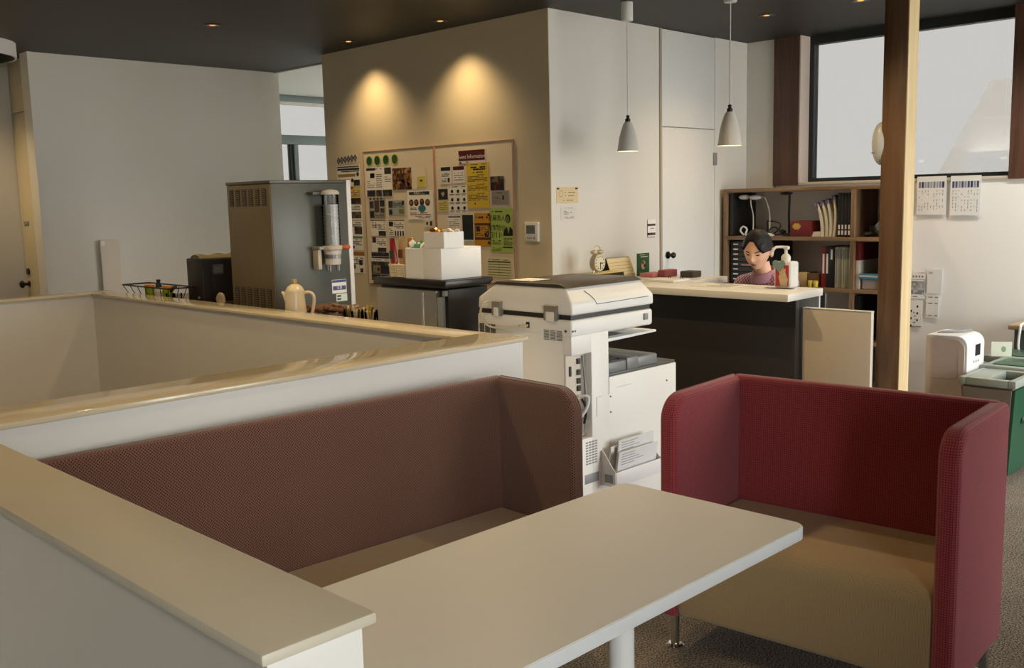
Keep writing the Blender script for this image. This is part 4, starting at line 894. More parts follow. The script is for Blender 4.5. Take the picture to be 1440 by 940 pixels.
s.r(0, 0, 1, .05, (150, 80, 70)).p(.03, .1, .3, .4, DK, 4).t(.35, .15, .95, .55, 4, (150, 140, 126)).t(.04, .5, .3, .95, 4)
for i in range(4): s.r(.38 + .16 * i, .68, .47 + .16 * i, .98, (56, 50, 50))
s.done()
s = wall_sheet('info_sheet', 'cream sheet with grey square and dark foot photo beside the snack bags', 5.858, 6.037, 1.137, 1.25)
s.r(0, 0, 1, .05, (200, 140, 130)).p(.04, .05, .3, .4, BL, 3).t(.36, .15, .95, .6, 4, (150, 140, 126)).p(.4, .72, .98, 1, DK, 6); s.done()
s = wall_sheet('info_sheet', 'wide sheet with dark blue bands low on the left board', 5.834, 6.048, 1.067, 1.133)
s.p(0, 0, 1, .45, BL, 8).r(.0, .5, 1, .68, (84, 78, 74)).t(.1, .75, .9, .95, 1, (190, 150, 160)); s.done()
s = wall_sheet('info_sheet', 'dark blue sheet of buildings and photos, lowest on the left board', 5.837, 6.055, 0.92, 1.062, (190, 186, 180))
s.p(0, 0, 1, 1, BL, 8).r(.1, .18, .52, .6, (196, 184, 168), .001).p(.16, .25, .3, .52, BR, 2).e(.4, .4, .07, .1, (130, 90, 60), .0012).r(.0, .64, 1, .68, (206, 200, 190), .001).r(.5, .64, .53, 1, (206, 200, 190), .001); s.done()
# right board
s = wall_sheet('event_banner', 'red banner reading Event Information at the top of the right board', 4.765, 5.037, 1.755, 1.843, (226, 214, 200), cat='sign')
s.r(.02, .03, .97, .82, (150, 44, 48)).r(.05, .9, .12, .99, (60, 50, 46)).r(.3, .88, .36, .96, (60, 50, 46)); s.s_('Event Information', .49, .52, 0.037, (240, 226, 220)); s.done()
s = wall_sheet('event_card', 'white card with blue-grey heading on the right board', 5.117, 5.22, 1.623, 1.74)
s.r(.02, .02, .98, .24, (70, 92, 112)).t(.08, .34, .9, .6, 3).p(.68, .66, .9, .92, DK, 2).t(.08, .66, .58, .92, 3); s.done()
s = wall_sheet('event_card', 'white card with dark red heading on the right board', 4.977, 5.093, 1.626, 1.74)
s.r(.02, .02, .98, .24, (150, 36, 36)).t(.08, .36, .9, .9, 4, (150, 140, 126), .3); s.done()
s = wall_sheet('event_poster', 'tall yellow text poster under the red banner', 4.74, 4.957, 1.453, 1.753, (216, 184, 62))
s.t(.05, .02, .9, .05, 1, (90, 76, 30)).t(.2, .07, .85, .16, 2, (50, 44, 24), .7).t(.3, .19, .75, .22, 1, (90, 76, 30), .6).t(.06, .25, .94, .42, 5, (130, 108, 40), .35).t(.06, .46, .94, .62, 5, (130, 108, 40), .35).t(.06, .66, .94, .84, 5, (130, 108, 40), .35).e(.36, .9, .03, .02, (40, 36, 30)); s.done()
s = wall_sheet('photo_print', 'small dark photo at the left edge of the right board', 5.156, 5.253, 1.516, 1.589, (60, 52, 56), cat='photo'); s.p(.05, .05, .95, .95, [(44, 38, 46), (70, 62, 74), (56, 46, 48)], 6).face([(.3, .4), (.6, .25), (.7, .5), (.5, .75)], (220, 210, 200), .001); s.done()
s = wall_sheet('paper_note', 'small yellow-green note below the dark photo', 5.152, 5.257, 1.434, 1.511, (206, 192, 110), cat='note'); s.t(.1, .1, .9, .9, 5, (150, 138, 80), .3); s.done()
s = wall_sheet('photo_chart', 'white sheet with grid of nine small dark pictures', 4.955, 5.147, 1.412, 1.609)
for i in range(3):
    for j in range(3): s.e(.2 + .32 * i, .2 + .29 * j, .07, .06, (64, 48, 40)).r(.06 + .32 * i, .29 + .29 * j, .32 + .32 * i, .31 + .29 * j, (150, 140, 126)).r(.06 + .32 * i, .33 + .29 * j, .28 + .32 * i, .345 + .29 * j, (160, 150, 136))
s.t(.05, .02, .95, .07, 1); s.done()
s = wall_sheet('info_sheet', 'plain white sheet with grey heading behind the small sweets box', 5.03, 5.161, 1.307, 1.405); s.r(.03, .05, .97, .14, (120, 120, 120)).t(.08, .25, .9, .9, 5, (170, 160, 146), .3); s.done()
s = wall_sheet('green_sheet', 'dark green sheet in white border right of the sweets box', 4.897, 5.02, 1.23, 1.414); s.r(.06, .03, .94, .95, (44, 84, 66)); s.done()
s = wall_sheet('photo_print', 'small colour photo of red and green figures on the right board', 4.60, 4.727, 1.566, 1.658, (150, 130, 110), cat='photo')
s.p(0, 0, 1, .4, [(176, 166, 140), (140, 130, 110), (120, 110, 90)], 7).p(0, .4, 1, 1, [(130, 52, 44), (60, 56, 44), (170, 90, 80), (84, 80, 60)], 7, 3); s.done()
s = wall_sheet('certificate', 'pale grey certificate with a small dark figure on the right board', 4.552, 4.723, 1.469, 1.566, (186, 180, 174)); s.r(.04, .05, .96, .95, (200, 194, 188)).t(.15, .12, .85, .22, 1).r(.62, .35, .7, .62, (84, 80, 78)).t(.1, .3, .5, .85, 5, (150, 146, 142), .3); s.done()
s = wall_sheet('film_poster', 'orange film-strip poster on the right board', 4.735, 4.892, 1.199, 1.42, (198, 142, 26))
s.t(.1, .08, .85, .17, 1, (120, 80, 20), .7).r(.02, .31, .98, .38, (40, 34, 30)).r(.02, .74, .98, .81, (40, 34, 30)).r(.02, .38, .05, .74, (40, 34, 30)).r(.95, .38, .98, .74, (40, 34, 30)).p(.1, .4, .35, .56, DK, 3).p(.62, .54, .9, .72, DK + [(190, 180, 170)], 4, 2).t(.42, .42, .9, .52, 2, (130, 90, 30)).t(.1, .6, .55, .7, 2, (130, 90, 30)).e(.88, .9, .07, .05, (60, 46, 30)).e(.88, .06, .06, .04, (90, 66, 30))
for i in range(8): s.r(.06 + .115 * i, .325, .11 + .115 * i, .362, (198, 142, 26), .001).r(.06 + .115 * i, .755, .11 + .115 * i, .792, (198, 142, 26), .001)
s.done()
s = wall_sheet('concert_poster', 'light green poster with a man in dark jacket and date 3/11', 4.529, 4.742, 1.157, 1.451, (164, 186, 92))
s.t(.1, .06, .75, .09, 1, (60, 70, 40), .7).e(.80, .24, .11, .1, (40, 44, 36)).e(.79, .26, .075, .075, (170, 180, 140), .001).face([(.58, .62), (.62, .5), (.74, .42), (.9, .42), (1, .48), (1, .62)], (44, 48, 40)).face([(.75, .42), (.88, .42), (.82, .58)], (196, 206, 170), .001).t(.12, .37, .35, .4, 1, (50, 56, 40), .8).t(.1, .71, .48, .82, 3, (84, 100, 56), .4).t(.6, .66, .98, .84, 6, (110, 126, 70), .4).r(.56, .86, .98, .89, (60, 66, 40)).t(.08, .88, .5, .97, 4, (110, 126, 70), .4)
s.s_('武藤恵人', .32, .23, 0.040, (36, 46, 26)).s_('宮本悟也', .31, .45, 0.042, (36, 46, 26)).s_('3/11', .26, .61, 0.055, (50, 76, 36)).s_('土', .50, .61, 0.03, (50, 76, 36)); s.done()
s = wall_sheet('timetable', 'pale green timetable sheet low on the right board', 4.557, 4.771, 0.992, 1.117, (206, 204, 158))
s.r(0, .14, 1, .2, (110, 116, 70))
for i in range(5): s.r(0, .3 + .14 * i, 1, .33 + .14 * i, (150, 150, 108))
s.r(.5, .14, .51, .95, (150, 150, 108)); s.t(.05, .03, .9, .1, 1, (110, 116, 70)); s.done()
# thermostat
t = T('thermostat', 'white wall thermostat with grey screen right of the notice boards', 'thermostat', (WX, 4.36, 1.235))
part('housing', M_WHITE, t, WX - 0.022, 4.30, 1.235, WX, 4.418, 1.358, bev=0.004)
part('screen', mat('lcd_grey', (104, 108, 96), 0.25), t, WX - 0.0235, 4.325, 1.285, WX - 0.02, 4.40, 1.338)
for y in (4.387, 4.372, 4.357, 4.33):
    bm = nb(); cyl(bm, (WX - 0.022, y, 1.257), (WX - 0.025, y, 1.257), 0.0055 if y > 4.34 else 0.008, n=12); out('button', bm, M_GREY, t)
# notices on the reception wall
RY = 4.199
s = Sheet('notice_card', 'cream notice card held by two dark pins on the white reception wall', 'notice', (4.648, RY, 1.575), (1, 0, 0), (0, -1, 0), 0.208, 0.103, (222, 202, 160))
rr = random.Random(2)
for q in range(12): a = 2 * PI * q / 12; s.e(.2 + .09 * math.cos(a), .4 + .19 * math.sin(a), .012, .022, (130, 126, 110))
s.t(.38, .3, .9, .38, 1, (150, 136, 110), .5).t(.38, .5, .8, .58, 1, (150, 136, 110), .5).t(.3, .78, .75, .84, 1, (130, 116, 96), .6); o = s.done()
for x in (4.662, 4.838): bm = nb(); box(bm, x - 0.009, RY - 0.008, 1.560, x + 0.009, RY, 1.570, bev=0.002); out('pin', bm, M_BLACK, o)
s = Sheet('notice_sheet', 'small white notice with thin grey drawing below the cream card', 'notice', (4.686, RY, 1.449), (1, 0, 0), (0, -1, 0), 0.147, 0.081, (218, 214, 206))
s.t(.3, .06, .75, .12, 1, (180, 176, 170)).r(.2, .3, .22, .6, (190, 186, 180)).t(.25, .3, .5, .6, 3, (170, 166, 160)).r(.6, .42, .75, .46, (130, 130, 130)).t(.2, .75, .85, .92, 2, (200, 170, 168)); s.done()
s = Sheet('staff_sign', 'white sign with two red text lines beside the white door', 'sign', (5.588, RY, 1.342), (1, 0, 0), (0, -1, 0), 0.1, 0.124, (236, 234, 230))
s.r(0, 0, .06, 1, (120, 120, 120)).t(.35, .45, .75, .55, 1, (150, 150, 150), .5).r(.0, .96, .9, 1, (150, 150, 150)); s.t(.06, .2, .95, .34, 1, (150, 36, 56), .9, 4).t(.06, .7, .95, .86, 1, (150, 36, 56), .9, 6); s.done()
# papers on the window wall at the right
NX = 6.868
def win_sheet(lb, y0, y1, z0, z1, body):
    s = Sheet('notice_sheet', lb, 'notice', (NX if z1 < 1.5 else 6.862, y1, z1), (0, -1, 0), (-1, 0, 0), y1 - y0, z1 - z0, (236, 236, 234)); body(s); s.done()
def vcols(seed, blues):
    def f(s):
        rr = random.Random(seed)
        for i in range(9):
            u = .06 + .1 * i; s.r(u, .14, u + .075, .30, blues[rr.randrange(len(blues))]); 
            for q in range(7):
                if rr.random() < .6: s.r(u + .02, .36 + .08 * q, u + .045, .36 + .08 * q + rr.uniform(.02, .07), (206, 210, 216))
    return f
win_sheet('white sheet with upright blue lettering on the window wall, left', 2.642, 2.84, 1.334, 1.594, vcols(3, [(190, 196, 208), (184, 184, 190), (210, 212, 218), (116, 136, 178)]))
win_sheet('white sheet with upright blue lettering on the window wall, right', 2.416, 2.614, 1.327, 1.592, vcols(8, [(116, 134, 174), (140, 154, 182), (200, 206, 214), (160, 170, 186)]))
win_sheet('white plan with grey drawing beside the timber post, upper left', 2.766, 2.870, 0.75, 0.935, lambda s: (s.t(.55, .0, .98, .04, 1, (120, 120, 120)), [s.r(.15 + .2 * i, .13, .27 + .2 * i, .2, (190, 190, 190)) for i in range(4)], s.p(.08, .34, .96, .84, [(206, 208, 208), (190, 194, 196), (222, 222, 222)], 6), s.r(.04, .27, .98, .285, (180, 180, 180)), s.r(.94, .27, .97, .9, (150, 150, 150)), s.t(.05, .9, .5, .96, 1, (90, 90, 90))))
win_sheet('white sheet with small dark icons beside the timber post, lower left', 2.779, 2.869, 0.549, 0.735, lambda s: ([s.e(.15, .4 + .28 * i, .06, .05, (100, 100, 104)) for i in range(3)], [s.e(.62, .22 + .26 * i, .07, .05, (110, 110, 112)) for i in range(3)], s.r(.0, .965, .95, .985, (80, 80, 84)), s.t(.3, .4, .5, .9, 4, (190, 190, 190))))
win_sheet('faint white sheet on the window wall, upper right of the four', 2.65, 2.752, 0.791, 0.958, lambda s: s.t(.1, .1, .4, .2, 2, (200, 204, 206)))
win_sheet('faint white sheet with brown-grey lines, lower right of the four', 2.668, 2.756, 0.622, 0.775, lambda s: s.t(.05, .02, .95, .12, 1, (190, 180, 174)).t(.05, .3, .95, .4, 1, (180, 172, 166)).t(.05, .85, .95, .95, 1, (190, 180, 174)))
# ------------------------------------------------------------------ bookshelf and its contents
t = T('bookshelf', 'open oak bookshelf under the window behind the seated woman', 'shelf', (6.68, 3.38, 0))
SX0, SX1 = 6.5, 6.862
for z0, z1, nm in ((1.518, 1.545, 'top_board'), (1.163, 1.19, 'shelf_board'), (0.803, 0.83, 'shelf_board'), (0.44, 0.466, 'shelf_board'), (0.0, 0.05, 'plinth')):
    part(nm, M_OAK, t, SX0, 2.875, z0, SX1, 4.162, z1, bev=0.001)
M_OAKV = wood('oak_upright', (114, 90, 66), (150, 122, 92), 'Z')
for z0, z1 in ((1.19, 1.518), (0.83, 1.163), (0.466, 0.803), (0.05, 0.44)):
    for y, nm in ((4.134, 'side_panel'), (3.115, 'divider'), (2.875, 'side_panel')): part(nm, M_OAKV, t, SX0, y, z0, SX1 - 0.002, y + 0.028, z1)
part('back_panel', mat('grey_back_board', (240, 236, 230), 0.7), t, SX1 - 0.001, 2.88, 0.05, SX1 + 0.008, 4.162, 1.53)
SH1, SH2, SH0 = 1.1905, 0.8305, 0.4665
def item(name, label, cat, mt, x0, y0, z0, x1, y1, z1, bev=0.002, group=None): return tag(out(name, bx(x0, y0, z0, x1, y1, z1, bev=bev), mt, None), label, cat, group)
item('document_case', 'tall black document case at the left end of the upper shelf', 'case', M_BLACK, 6.525, 4.092, SH1, 6.85, 4.132, 1.512)
item('document_case', 'black document case in the lowest visible compartment by the post', 'case', M_BLACK, 6.525, 3.075, SH0, 6.85, 3.113, 0.785)
def desk_lamp(label, y, ztop, head_dy, hcol, pole, flat=False, x=6.60, r=0.045):
    t = T('desk_lamp', label, 'lamp', (x, y, SH1))
    bm = nb(); lathe(bm, [(0.05, 0.0), (0.05, 0.012), (0.03, 0.02), (0.01, 0.024)], x, y, 24, cz=SH1); out('base', bm, hcol, t)
    hy = y + head_dy
    bm = nb(); tube(bm, curve_pts([(x, y, SH1 + 0.02), (x, y, SH1 + 0.15), (x, y + 0.02 * (head_dy > 0) , ztop - 0.06), (x, y + head_dy * 0.45, ztop - 0.012), (x, hy - head_dy * 0.1, ztop)]) if not flat else [(x, y, SH1 + 0.02), (x + 0.004, y + 0.006, SH1 + 0.16), (x, y, ztop)], 0.005 if not flat else 0.009, 8); out('stem', bm, pole, t)
    bm = nb()
    if flat: blob(bm, (x - 0.01, hy, ztop + 0.006), 0.05, r, 0.011, 20, 10)
    else: blob(bm, (x - 0.015, hy + head_dy * 0.2, ztop - 0.004), 0.045, r, 0.019, 20, 10)
    out('lamp_head', bm, hcol, t)
desk_lamp('white gooseneck desk lamp on the upper shelf, the left one', 3.965, 1.485, 0.055, M_WHITE, mat('pale_stem', (206, 204, 190), 0.4))
desk_lamp('white gooseneck desk lamp on the upper shelf, right of its twin', 3.825, 1.482, 0.095, M_WHITE, mat('pale_stem', (206, 204, 190), 0.4))
desk_lamp('black upright desk lamp with flat head left of the red box', 3.665, 1.495, 0.02, M_BLACK, M_BLACK, True)
bm = nb(); rr = random.Random(4)
pts = [(6.60, 3.84, 1.20), (6.60, 3.845, 1.29), (6.60, 3.83, 1.30), (6.61, 3.77, 1.292), (6.61, 3.74, 1.275), (6.60, 3.745, 1.24), (6.6, 3.735, 1.205), (6.59, 3.78, 1.20), (6.59, 3.83, 1.225), (6.60, 3.79, 1.255), (6.60, 3.755, 1.235), (6.58, 3.80, 1.20), (6.57, 3.85, 1.197)]
tube(bm, curve_pts(pts), 0.005, 6); tag(out('black_cable', bm, M_BLACK, None), 'looped black cable on the upper shelf beside the black lamp', 'cable')
bm = nb(); crumple(bm, (6.60, 3.715, SH1 + 0.028), (0.03, 0.03, 0.032), 12); tag(out('power_adapter', bm, M_BLACK, None), 'black power adapter lump left of the black desk lamp foot', 'adapter')
bm = nb(); tube(bm, curve_pts([(6.56, 4.02, SH1 + 0.006), (6.56, 4.05, SH1 + 0.04), (6.565, 4.03, SH1 + 0.07), (6.57, 4.0, SH1 + 0.05), (6.565, 4.01, SH1 + 0.012), (6.56, 3.99, SH1 + 0.006)]), 0.007, 7); tag(out('white_cable', bm, M_WHITE, None), 'curled white cable beside the left gooseneck lamp', 'cable')
o = item('red_box', 'dark red box with gold emblem on the upper shelf', 'box', M_RED, 6.545, 3.466, SH1, 6.72, 3.627, 1.302)
bm = nb()
for a in range(6): cyl(bm, (6.5455, 3.575 + 0.02 * math.cos(a * 1.05), 1.263 + 0.011 * math.sin(a * 1.05)), (6.5435, 3.575 + 0.02 * math.cos(a * 1.05), 1.263 + 0.011 * math.sin(a * 1.05)), 0.0135, n=14)
cyl(bm, (6.5455, 3.575, 1.263), (6.5425, 3.575, 1.263), 0.02, n=18); out('gold_emblem', bm, mat('gold_print', (212, 168, 84), 0.4, 0.3), o)
for i in range(3): item('white_booklet', 'white booklet in the flat stack right of the red box', 'booklet', M_WHITE, 6.56 + 0.004 * i, 3.395, SH1 + 0.0115 * i, 6.72, 3.462 - 0.003 * i, SH1 + 0.0115 * (i + 1) - 0.0005, 0.001, 'flat white booklets')
# leaning purple-topped magazine files
M_FILE = mat('cream_file_board', (214, 206, 184), 0.7); M_PUR = mat('purple_tabs', (112, 100, 140), 0.6)
for i, (yb, yt, zt, wd) in enumerate(((3.377, 3.425, 1.43, 0.026), (3.345, 3.388, 1.445, 0.022), (3.318, 3.350, 1.455, 0.02), (3.292, 3.300, 1.48, 0.018))):
    bm = nb()
    n = 8; L = []; R = []
    for q in range(n + 1):
        f = q / n; y = yb + (yt - yb) * f + 0.024 * math.sin(PI * f) * -.6; z = SH1 + (zt - SH1) * f
        L.append((y + wd / 2 * (1 - .3 * f), z)); R.append((y - wd / 2 * (1 - .3 * f), z))
    prism(bm, L + R[::-1], 'x', 6.55, 6.78, 0.001, 1)
    o = tag(out('paper_folder', bm, M_FILE, None), ['leftmost bent cream folder with purple top on the upper shelf', 'second bent cream folder with purple top on the upper shelf', 'third bent cream folder with purple top on the upper shelf', 'cream folder with purple top against the black binders'][i], 'folder')
    bm = nb(); box(bm, 6.546, yt - wd * .45, zt - 0.036, 6.79, yt + wd * .45, zt + 0.004, bev=0.001); out('purple_tab', bm, M_PUR, o)
for i in range(4):
    y = 3.246 - 0.0245 * i
    t = T('black_binder', ['leftmost black binder with white spine label at the upper shelf right', 'second black binder with white spine label at the upper shelf right', 'third black binder with white spine label at the upper shelf right', 'black binder touching the divider on the upper shelf'][i], 'binder', (6.68, y, SH1))
    part('cover', M_BLACK, t, 6.54, y - 0.0115, SH1, 6.82, y + 0.0115, 1.497, bev=0.002)
    part('spine_label', M_PAPER, t, 6.5385, y - 0.007, 1.205, 6.5402, y + 0.007, 1.235); part('spine_label', M_PAPER, t, 6.5385, y - 0.006, 1.245, 6.5402, y + 0.006, 1.275)
# black drawer cabinet on the lower shelf
t = T('drawer_cabinet', 'black letter-tray cabinet with white labels behind the woman', 'cabinet', (6.65, 3.95, SH2))
part('case', M_BLACK, t, 6.54, 3.765, SH2, 6.84, 4.128, 1.155, bev=0.004)
for i in range(8):
    z = SH2 + 0.018 + i * 0.0375
    dw = part('drawer', mat('smoky_drawer', (44, 42, 42), 0.35), t, 6.528, 3.785, z, 6.541, 4.11, z + 0.031, bev=0.003)
    part('label', M_PAPER, dw, 6.5265, 4.05, z + 0.012, 6.529, 4.09, z + 0.022)
    if i == 3: part('tray_paper', mat('pink_paper', (206, 130, 150), 0.7), dw, 6.5262, 3.84, z + 0.008, 6.529, 4.02, z + 0.018)
spec = [('red binder with white label at the left end of the lower shelf row', (140, 30, 34), 3.3445, 3.377, 1), ('narrow black binder with long white label right of the red binder', (34, 34, 36), 3.321, 3.3435, 1), ('thick black binder with short white label on the lower shelf', (30, 30, 32), 3.279, 3.320, 2)]
for lb, c, y0, y1, kd in spec:
    t = T('ring_binder', lb, 'binder', (6.68, (y0 + y1) / 2, SH2))
    part('cover', mat('binder_%d' % c[0], c, 0.45), t, 6.545, y0, SH2, 6.82, y1, 1.12, bev=0.002)
    if kd == 1: part('spine_label', M_PAPER, t, 6.5435, (y0 + y1) / 2 - 0.007, 0.93, 6.5455, (y0 + y1) / 2 + 0.007, 1.07)
    else: part('spine_label', M_PAPER, t, 6.5435, (y0 + y1) / 2 - 0.007, 1.03, 6.5455, (y0 + y1) / 2 + 0.007, 1.10)
fc = [((196, 192, 178), 'grey-white file right of the black binders'), ((170, 178, 160), 'pale sage file, second of the pale row'), ((206, 204, 190), 'off-white file in the middle of the pale row'), ((150, 166, 138), 'green-grey file, fourth of the pale row'), ((190, 188, 172), 'pale file touching the divider')]
for i, (c, lb) in enumerate(fc):
    y1 = 3.277 - i * 0.0262
    o = item('slim_file', lb + ' on the lower shelf', 'file', mat('file_%d' % c[0], c, 0.5), 6.55, y1 - 0.025, SH2, 6.82, y1, 1.118)
    out('dark_edge', bx(6.548, y1 - 0.016, SH2 + 0.03, 6.5505, y1 - 0.010, 1.10), M_GREY, o)
item('beige_carton', 'small beige carton on the lower shelf behind the hand gel', 'box', mat('beige_carton', (196, 170, 120), 0.6), 6.56, 3.497, SH2, 6.72, 3.566, 0.93)
item('brown_basket', 'low brown box beside the beige carton on the lower shelf', 'box', mat('brown_fibre', (104, 76, 50), 0.7), 6.56, 3.40, SH2, 6.74, 3.492, 0.925)
for i, (y, lb) in enumerate(((3.452, 'yellow tub in front of the brown box, the left one'), (3.41, 'yellow tub in front of the brown box, the right one'))):
    bm = nb(); lathe(bm, [(0.016, 0), (0.019, 0.042), (0.017, 0.046)], 6.53, y, 18, cz=SH2); tag(out('yellow_tub', bm, mat('yellow_tub', (204, 180, 60), 0.45), None), lb, 'tub')
item('dark_red_case', 'dark red case hanging high in the right compartment of the shelf', 'case', M_RED, 6.53, 3.085, 1.03, 6.84, 3.113, 1.16)
item('white_file_box', 'white file box below the dark red case', 'box', mat('off_white_card', (212, 206, 198), 0.6), 6.53, 3.085, SH2, 6.84, 3.113, 1.0295)
o = item('white_bin', 'white plastic bin under the blue book beside the timber post', 'bin', mat('pinkish_bin', (222, 208, 202), 0.5), 6.54, 2.91, SH2, 6.78, 3.07, 0.902, 0.008)
o = T('blue_book', 'blue-edged book lying on the white bin', 'book', (6.62, 2.98, 0.9025)); part('cover', mat('blue_book', (70, 130, 158), 0.5), o, 6.51, 2.906, 0.9025, 6.75, 3.08, 0.918, bev=0.001); part('cover', mat('blue_book', (70, 130, 158), 0.5), o, 6.51, 2.906, 0.932, 6.75, 3.08, 0.938, bev=0.001); part('pages', M_PAPER, o, 6.515, 2.908, 0.918, 6.745, 3.077, 0.932)
bm = nb(); blob(bm, (6.62, 3.07, SH1 + 0.018), 0.05, 0.03, 0.018, 14, 8); tag(out('dark_pouch', bm, mat('dark_pouch', (70, 60, 56), 0.8), None), 'dark flat pouch in the upper right compartment', 'pouch')
item('grey_box', 'grey box in the upper right compartment by the post', 'box', mat('grey_lilac', (140, 134, 140), 0.6), 6.70, 2.98, SH1, 6.80, 3.10, 1.262)
bm = nb(); crumple(bm, (6.62, 2.985, SH1 + 0.062), (0.045, 0.045, 0.055), 44); tag(out('blue_bundle', bm, mat('blue_grey_cloth', (104, 116, 134), 0.8), None), 'blue-grey bundle beside the grey box', 'bundle')

# ------------------------------------------------------------------ on the reception counter
CT = 0.9785
t = T('sanitizer_bottle', 'white pump bottle of hand gel with heart tag on the counter end', 'bottle', (4.985, 2.785, CT))
M_BOT = mat('bottle_white', (226, 226, 222), 0.35)
yy0, yy1, xx0, xx1 = 2.73, 2.835, 4.94, 5.035
bm = nb(); box(bm, xx0, yy0, CT, xx1, yy1, CT + 0.148, bev=0.014, seg=3); out('bottle_body', bm, M_BOT, t)
lb = part('front_label', mat('label_red', (188, 62, 70), 0.5), t, xx0 - 0.0012, yy0 + 0.012, CT + 0.012, xx0 + 0.001, yy1 - 0.012, CT + 0.128)
bm = nb()
cy_, cz_ = (yy0 + yy1) / 2 - 0.01, CT + 0.05
prism(bm, [(cy_ - .022, CT + .013), (cy_ + .018, CT + .013), (cy_ + .03, cz_ + .015), (cy_ + .012, cz_ + .055), (cy_ - .014, cz_ + .03), (cy_ - .026, cz_ + .0)], 'x', xx0 - 0.0024, xx0 - 0.0012, 0); 
for k_, (dy, dz) in enumerate(((.026, .05), (.016, .064), (.004, .066), (-.008, .058))): tube(bm, [(xx0 - 0.0018, cy_ + dy * .5, cz_ + .01), (xx0 - 0.0018, cy_ + dy, cz_ + dz)], 0.0045, 6)
out('printed_hand', bm, mat('label_cream', (216, 196, 160), 0.5), lb)
bm = nb(); hp = []
for k_ in range(28):
    a = 2 * PI * k_ / 28; hp.append((yy1 - 0.035 + 0.0026 * 16 * math.sin(a) ** 3 * 0.95, CT + 0.128 + 0.0024 * (13 * math.cos(a) - 5 * math.cos(2 * a) - 2 * math.cos(3 * a) - math.cos(4 * a))))
prism(bm, hp, 'x', xx0 - 0.008, xx0 - 0.005, 0.0005, 1); ht = out('heart_tag', bm, mat('teal_card', (128, 156, 152), 0.6), t)
bm = nb(); box(bm, xx0 - 0.006, yy1 - 0.04, CT + 0.126, xx0 + 0.002, yy1 - 0.03, CT + 0.134); out('tag_string', bm, M_WHITE, t)
bx_, by_ = 4.985, 2.785
bm = nb(); lathe(bm, [(0.026, 0.146), (0.026, 0.172), (0.018, 0.184), (0.009, 0.19), (0.008, 0.215)], bx_, by_, 22, cz=CT); pc = out('pump_collar', bm, M_BOT, t)
bm = nb(); box(bm, bx_ - 0.012, by_ - 0.018, CT + 0.212, bx_ + 0.012, by_ + 0.012, CT + 0.232, bev=0.005); tube(bm, curve_pts([(bx_, by_ - 0.0, CT + 0.226), (bx_ - 0.03, by_ + 0.03, CT + 0.228), (bx_ - 0.045, by_ + 0.045, CT + 0.222), (bx_ - 0.06, by_ + 0.06, CT + 0.185)]), 0.007, 8); out('pump_head', bm, M_BOT, t)
item('bottle_mat', 'thin dark mat under the hand gel bottle', 'mat', M_BLACK, 4.90, 2.70, CT - 0.0003, 4.932, 2.87, CT + 0.002, 0.0005)
# paper sheets
o = item('paper_sheet', 'printed paper sheets lying on the counter before the woman', 'paper', M_PAPER, 4.80, 3.02, CT, 5.02, 3.30, CT + 0.002, 0.0005)
bm = nb()
for i in range(6): box(bm, 4.82 + i * 0.03, 3.05, CT + 0.002, 4.83 + i * 0.03, 3.05 + random.uniform(.1, .2), CT + 0.0026)
out('printed_lines', bm, M_GREY, o)
t = T('clipboard', 'white clipboard binder with two rings lying on the counter', 'clipboard', (5.03, 3.60, CT))
part('board', M_WHITE, t, 4.93, 3.505, CT, 5.12, 3.735, CT + 0.006, bev=0.002); part('sheets', M_PAPER, t, 4.94, 3.515, CT + 0.006, 5.11, 3.725, CT + 0.012)
for y in (3.57, 3.66):
    bm = nb(); tube(bm, curve_pts([(5.095, y, CT + 0.006), (5.09, y, CT + 0.02), (5.10, y, CT + 0.026), (5.11, y, CT + 0.018), (5.115, y, CT + 0.004)]), 0.003, 6); out('ring', bm, M_BLACK, t)
t = T('black_tray', 'flat black letter tray with yellowish edge before the clock', 'tray', (4.84, 3.99, CT))
part('tray_body', mat('dark_tray', (44, 36, 30), 0.4), t, 4.69, 3.93, CT, 4.985, 4.045, CT + 0.050, bev=0.003); part('top_papers', mat('cream_paper', (214, 196, 140), 0.7), t, 4.695, 3.935, CT + 0.050, 4.98, 4.04, CT + 0.056)
t = T('alarm_clock', 'round alarm clock with twin bells on the reception counter', 'clock', (4.79, 3.99, CT + 0.056))
CZc = CT + 0.056 + 0.062; cx_ = 4.79; cyc = 3.99
M_CLK = mat('champagne_metal', (206, 196, 170), 0.3, 0.6)
bm = nb(); lathe(bm, [(0.054, -0.022), (0.056, -0.016), (0.056, 0.016), (0.05, 0.02)], cx_, cyc, 32, 'y', cz=CZc)
for v in bm.verts: pass
bezel = out('case', bm, M_CLK, t)
bm = nb(); lathe(bm, [(0.049, -0.0235), (0.049, -0.021)], cx_, cyc, 32, 'y', cz=CZc); fc_ = out('dial', bm, mat('dial_cream', (222, 214, 190), 0.5), t)
bm = nb()
for i in range(12):
    a = i * PI / 6; cyl(bm, (cx_ + 0.04 * math.sin(a), cyc - 0.0245, CZc + 0.04 * math.cos(a)), (cx_ + 0.04 * math.sin(a), cyc - 0.0232, CZc + 0.04 * math.cos(a)), 0.004, n=8)
out('hour_marks', bm, M_INK, fc_)
bm = nb(); tube(bm, [(cx_, cyc - 0.0255, CZc), (cx_ + 0.026, cyc - 0.0255, CZc - 0.004)], 0.003, 6); tube(bm, [(cx_, cyc - 0.0265, CZc), (cx_ + 0.002, cyc - 0.0265, CZc - 0.036)], 0.0022, 6); out('hands', bm, M_INK, fc_)
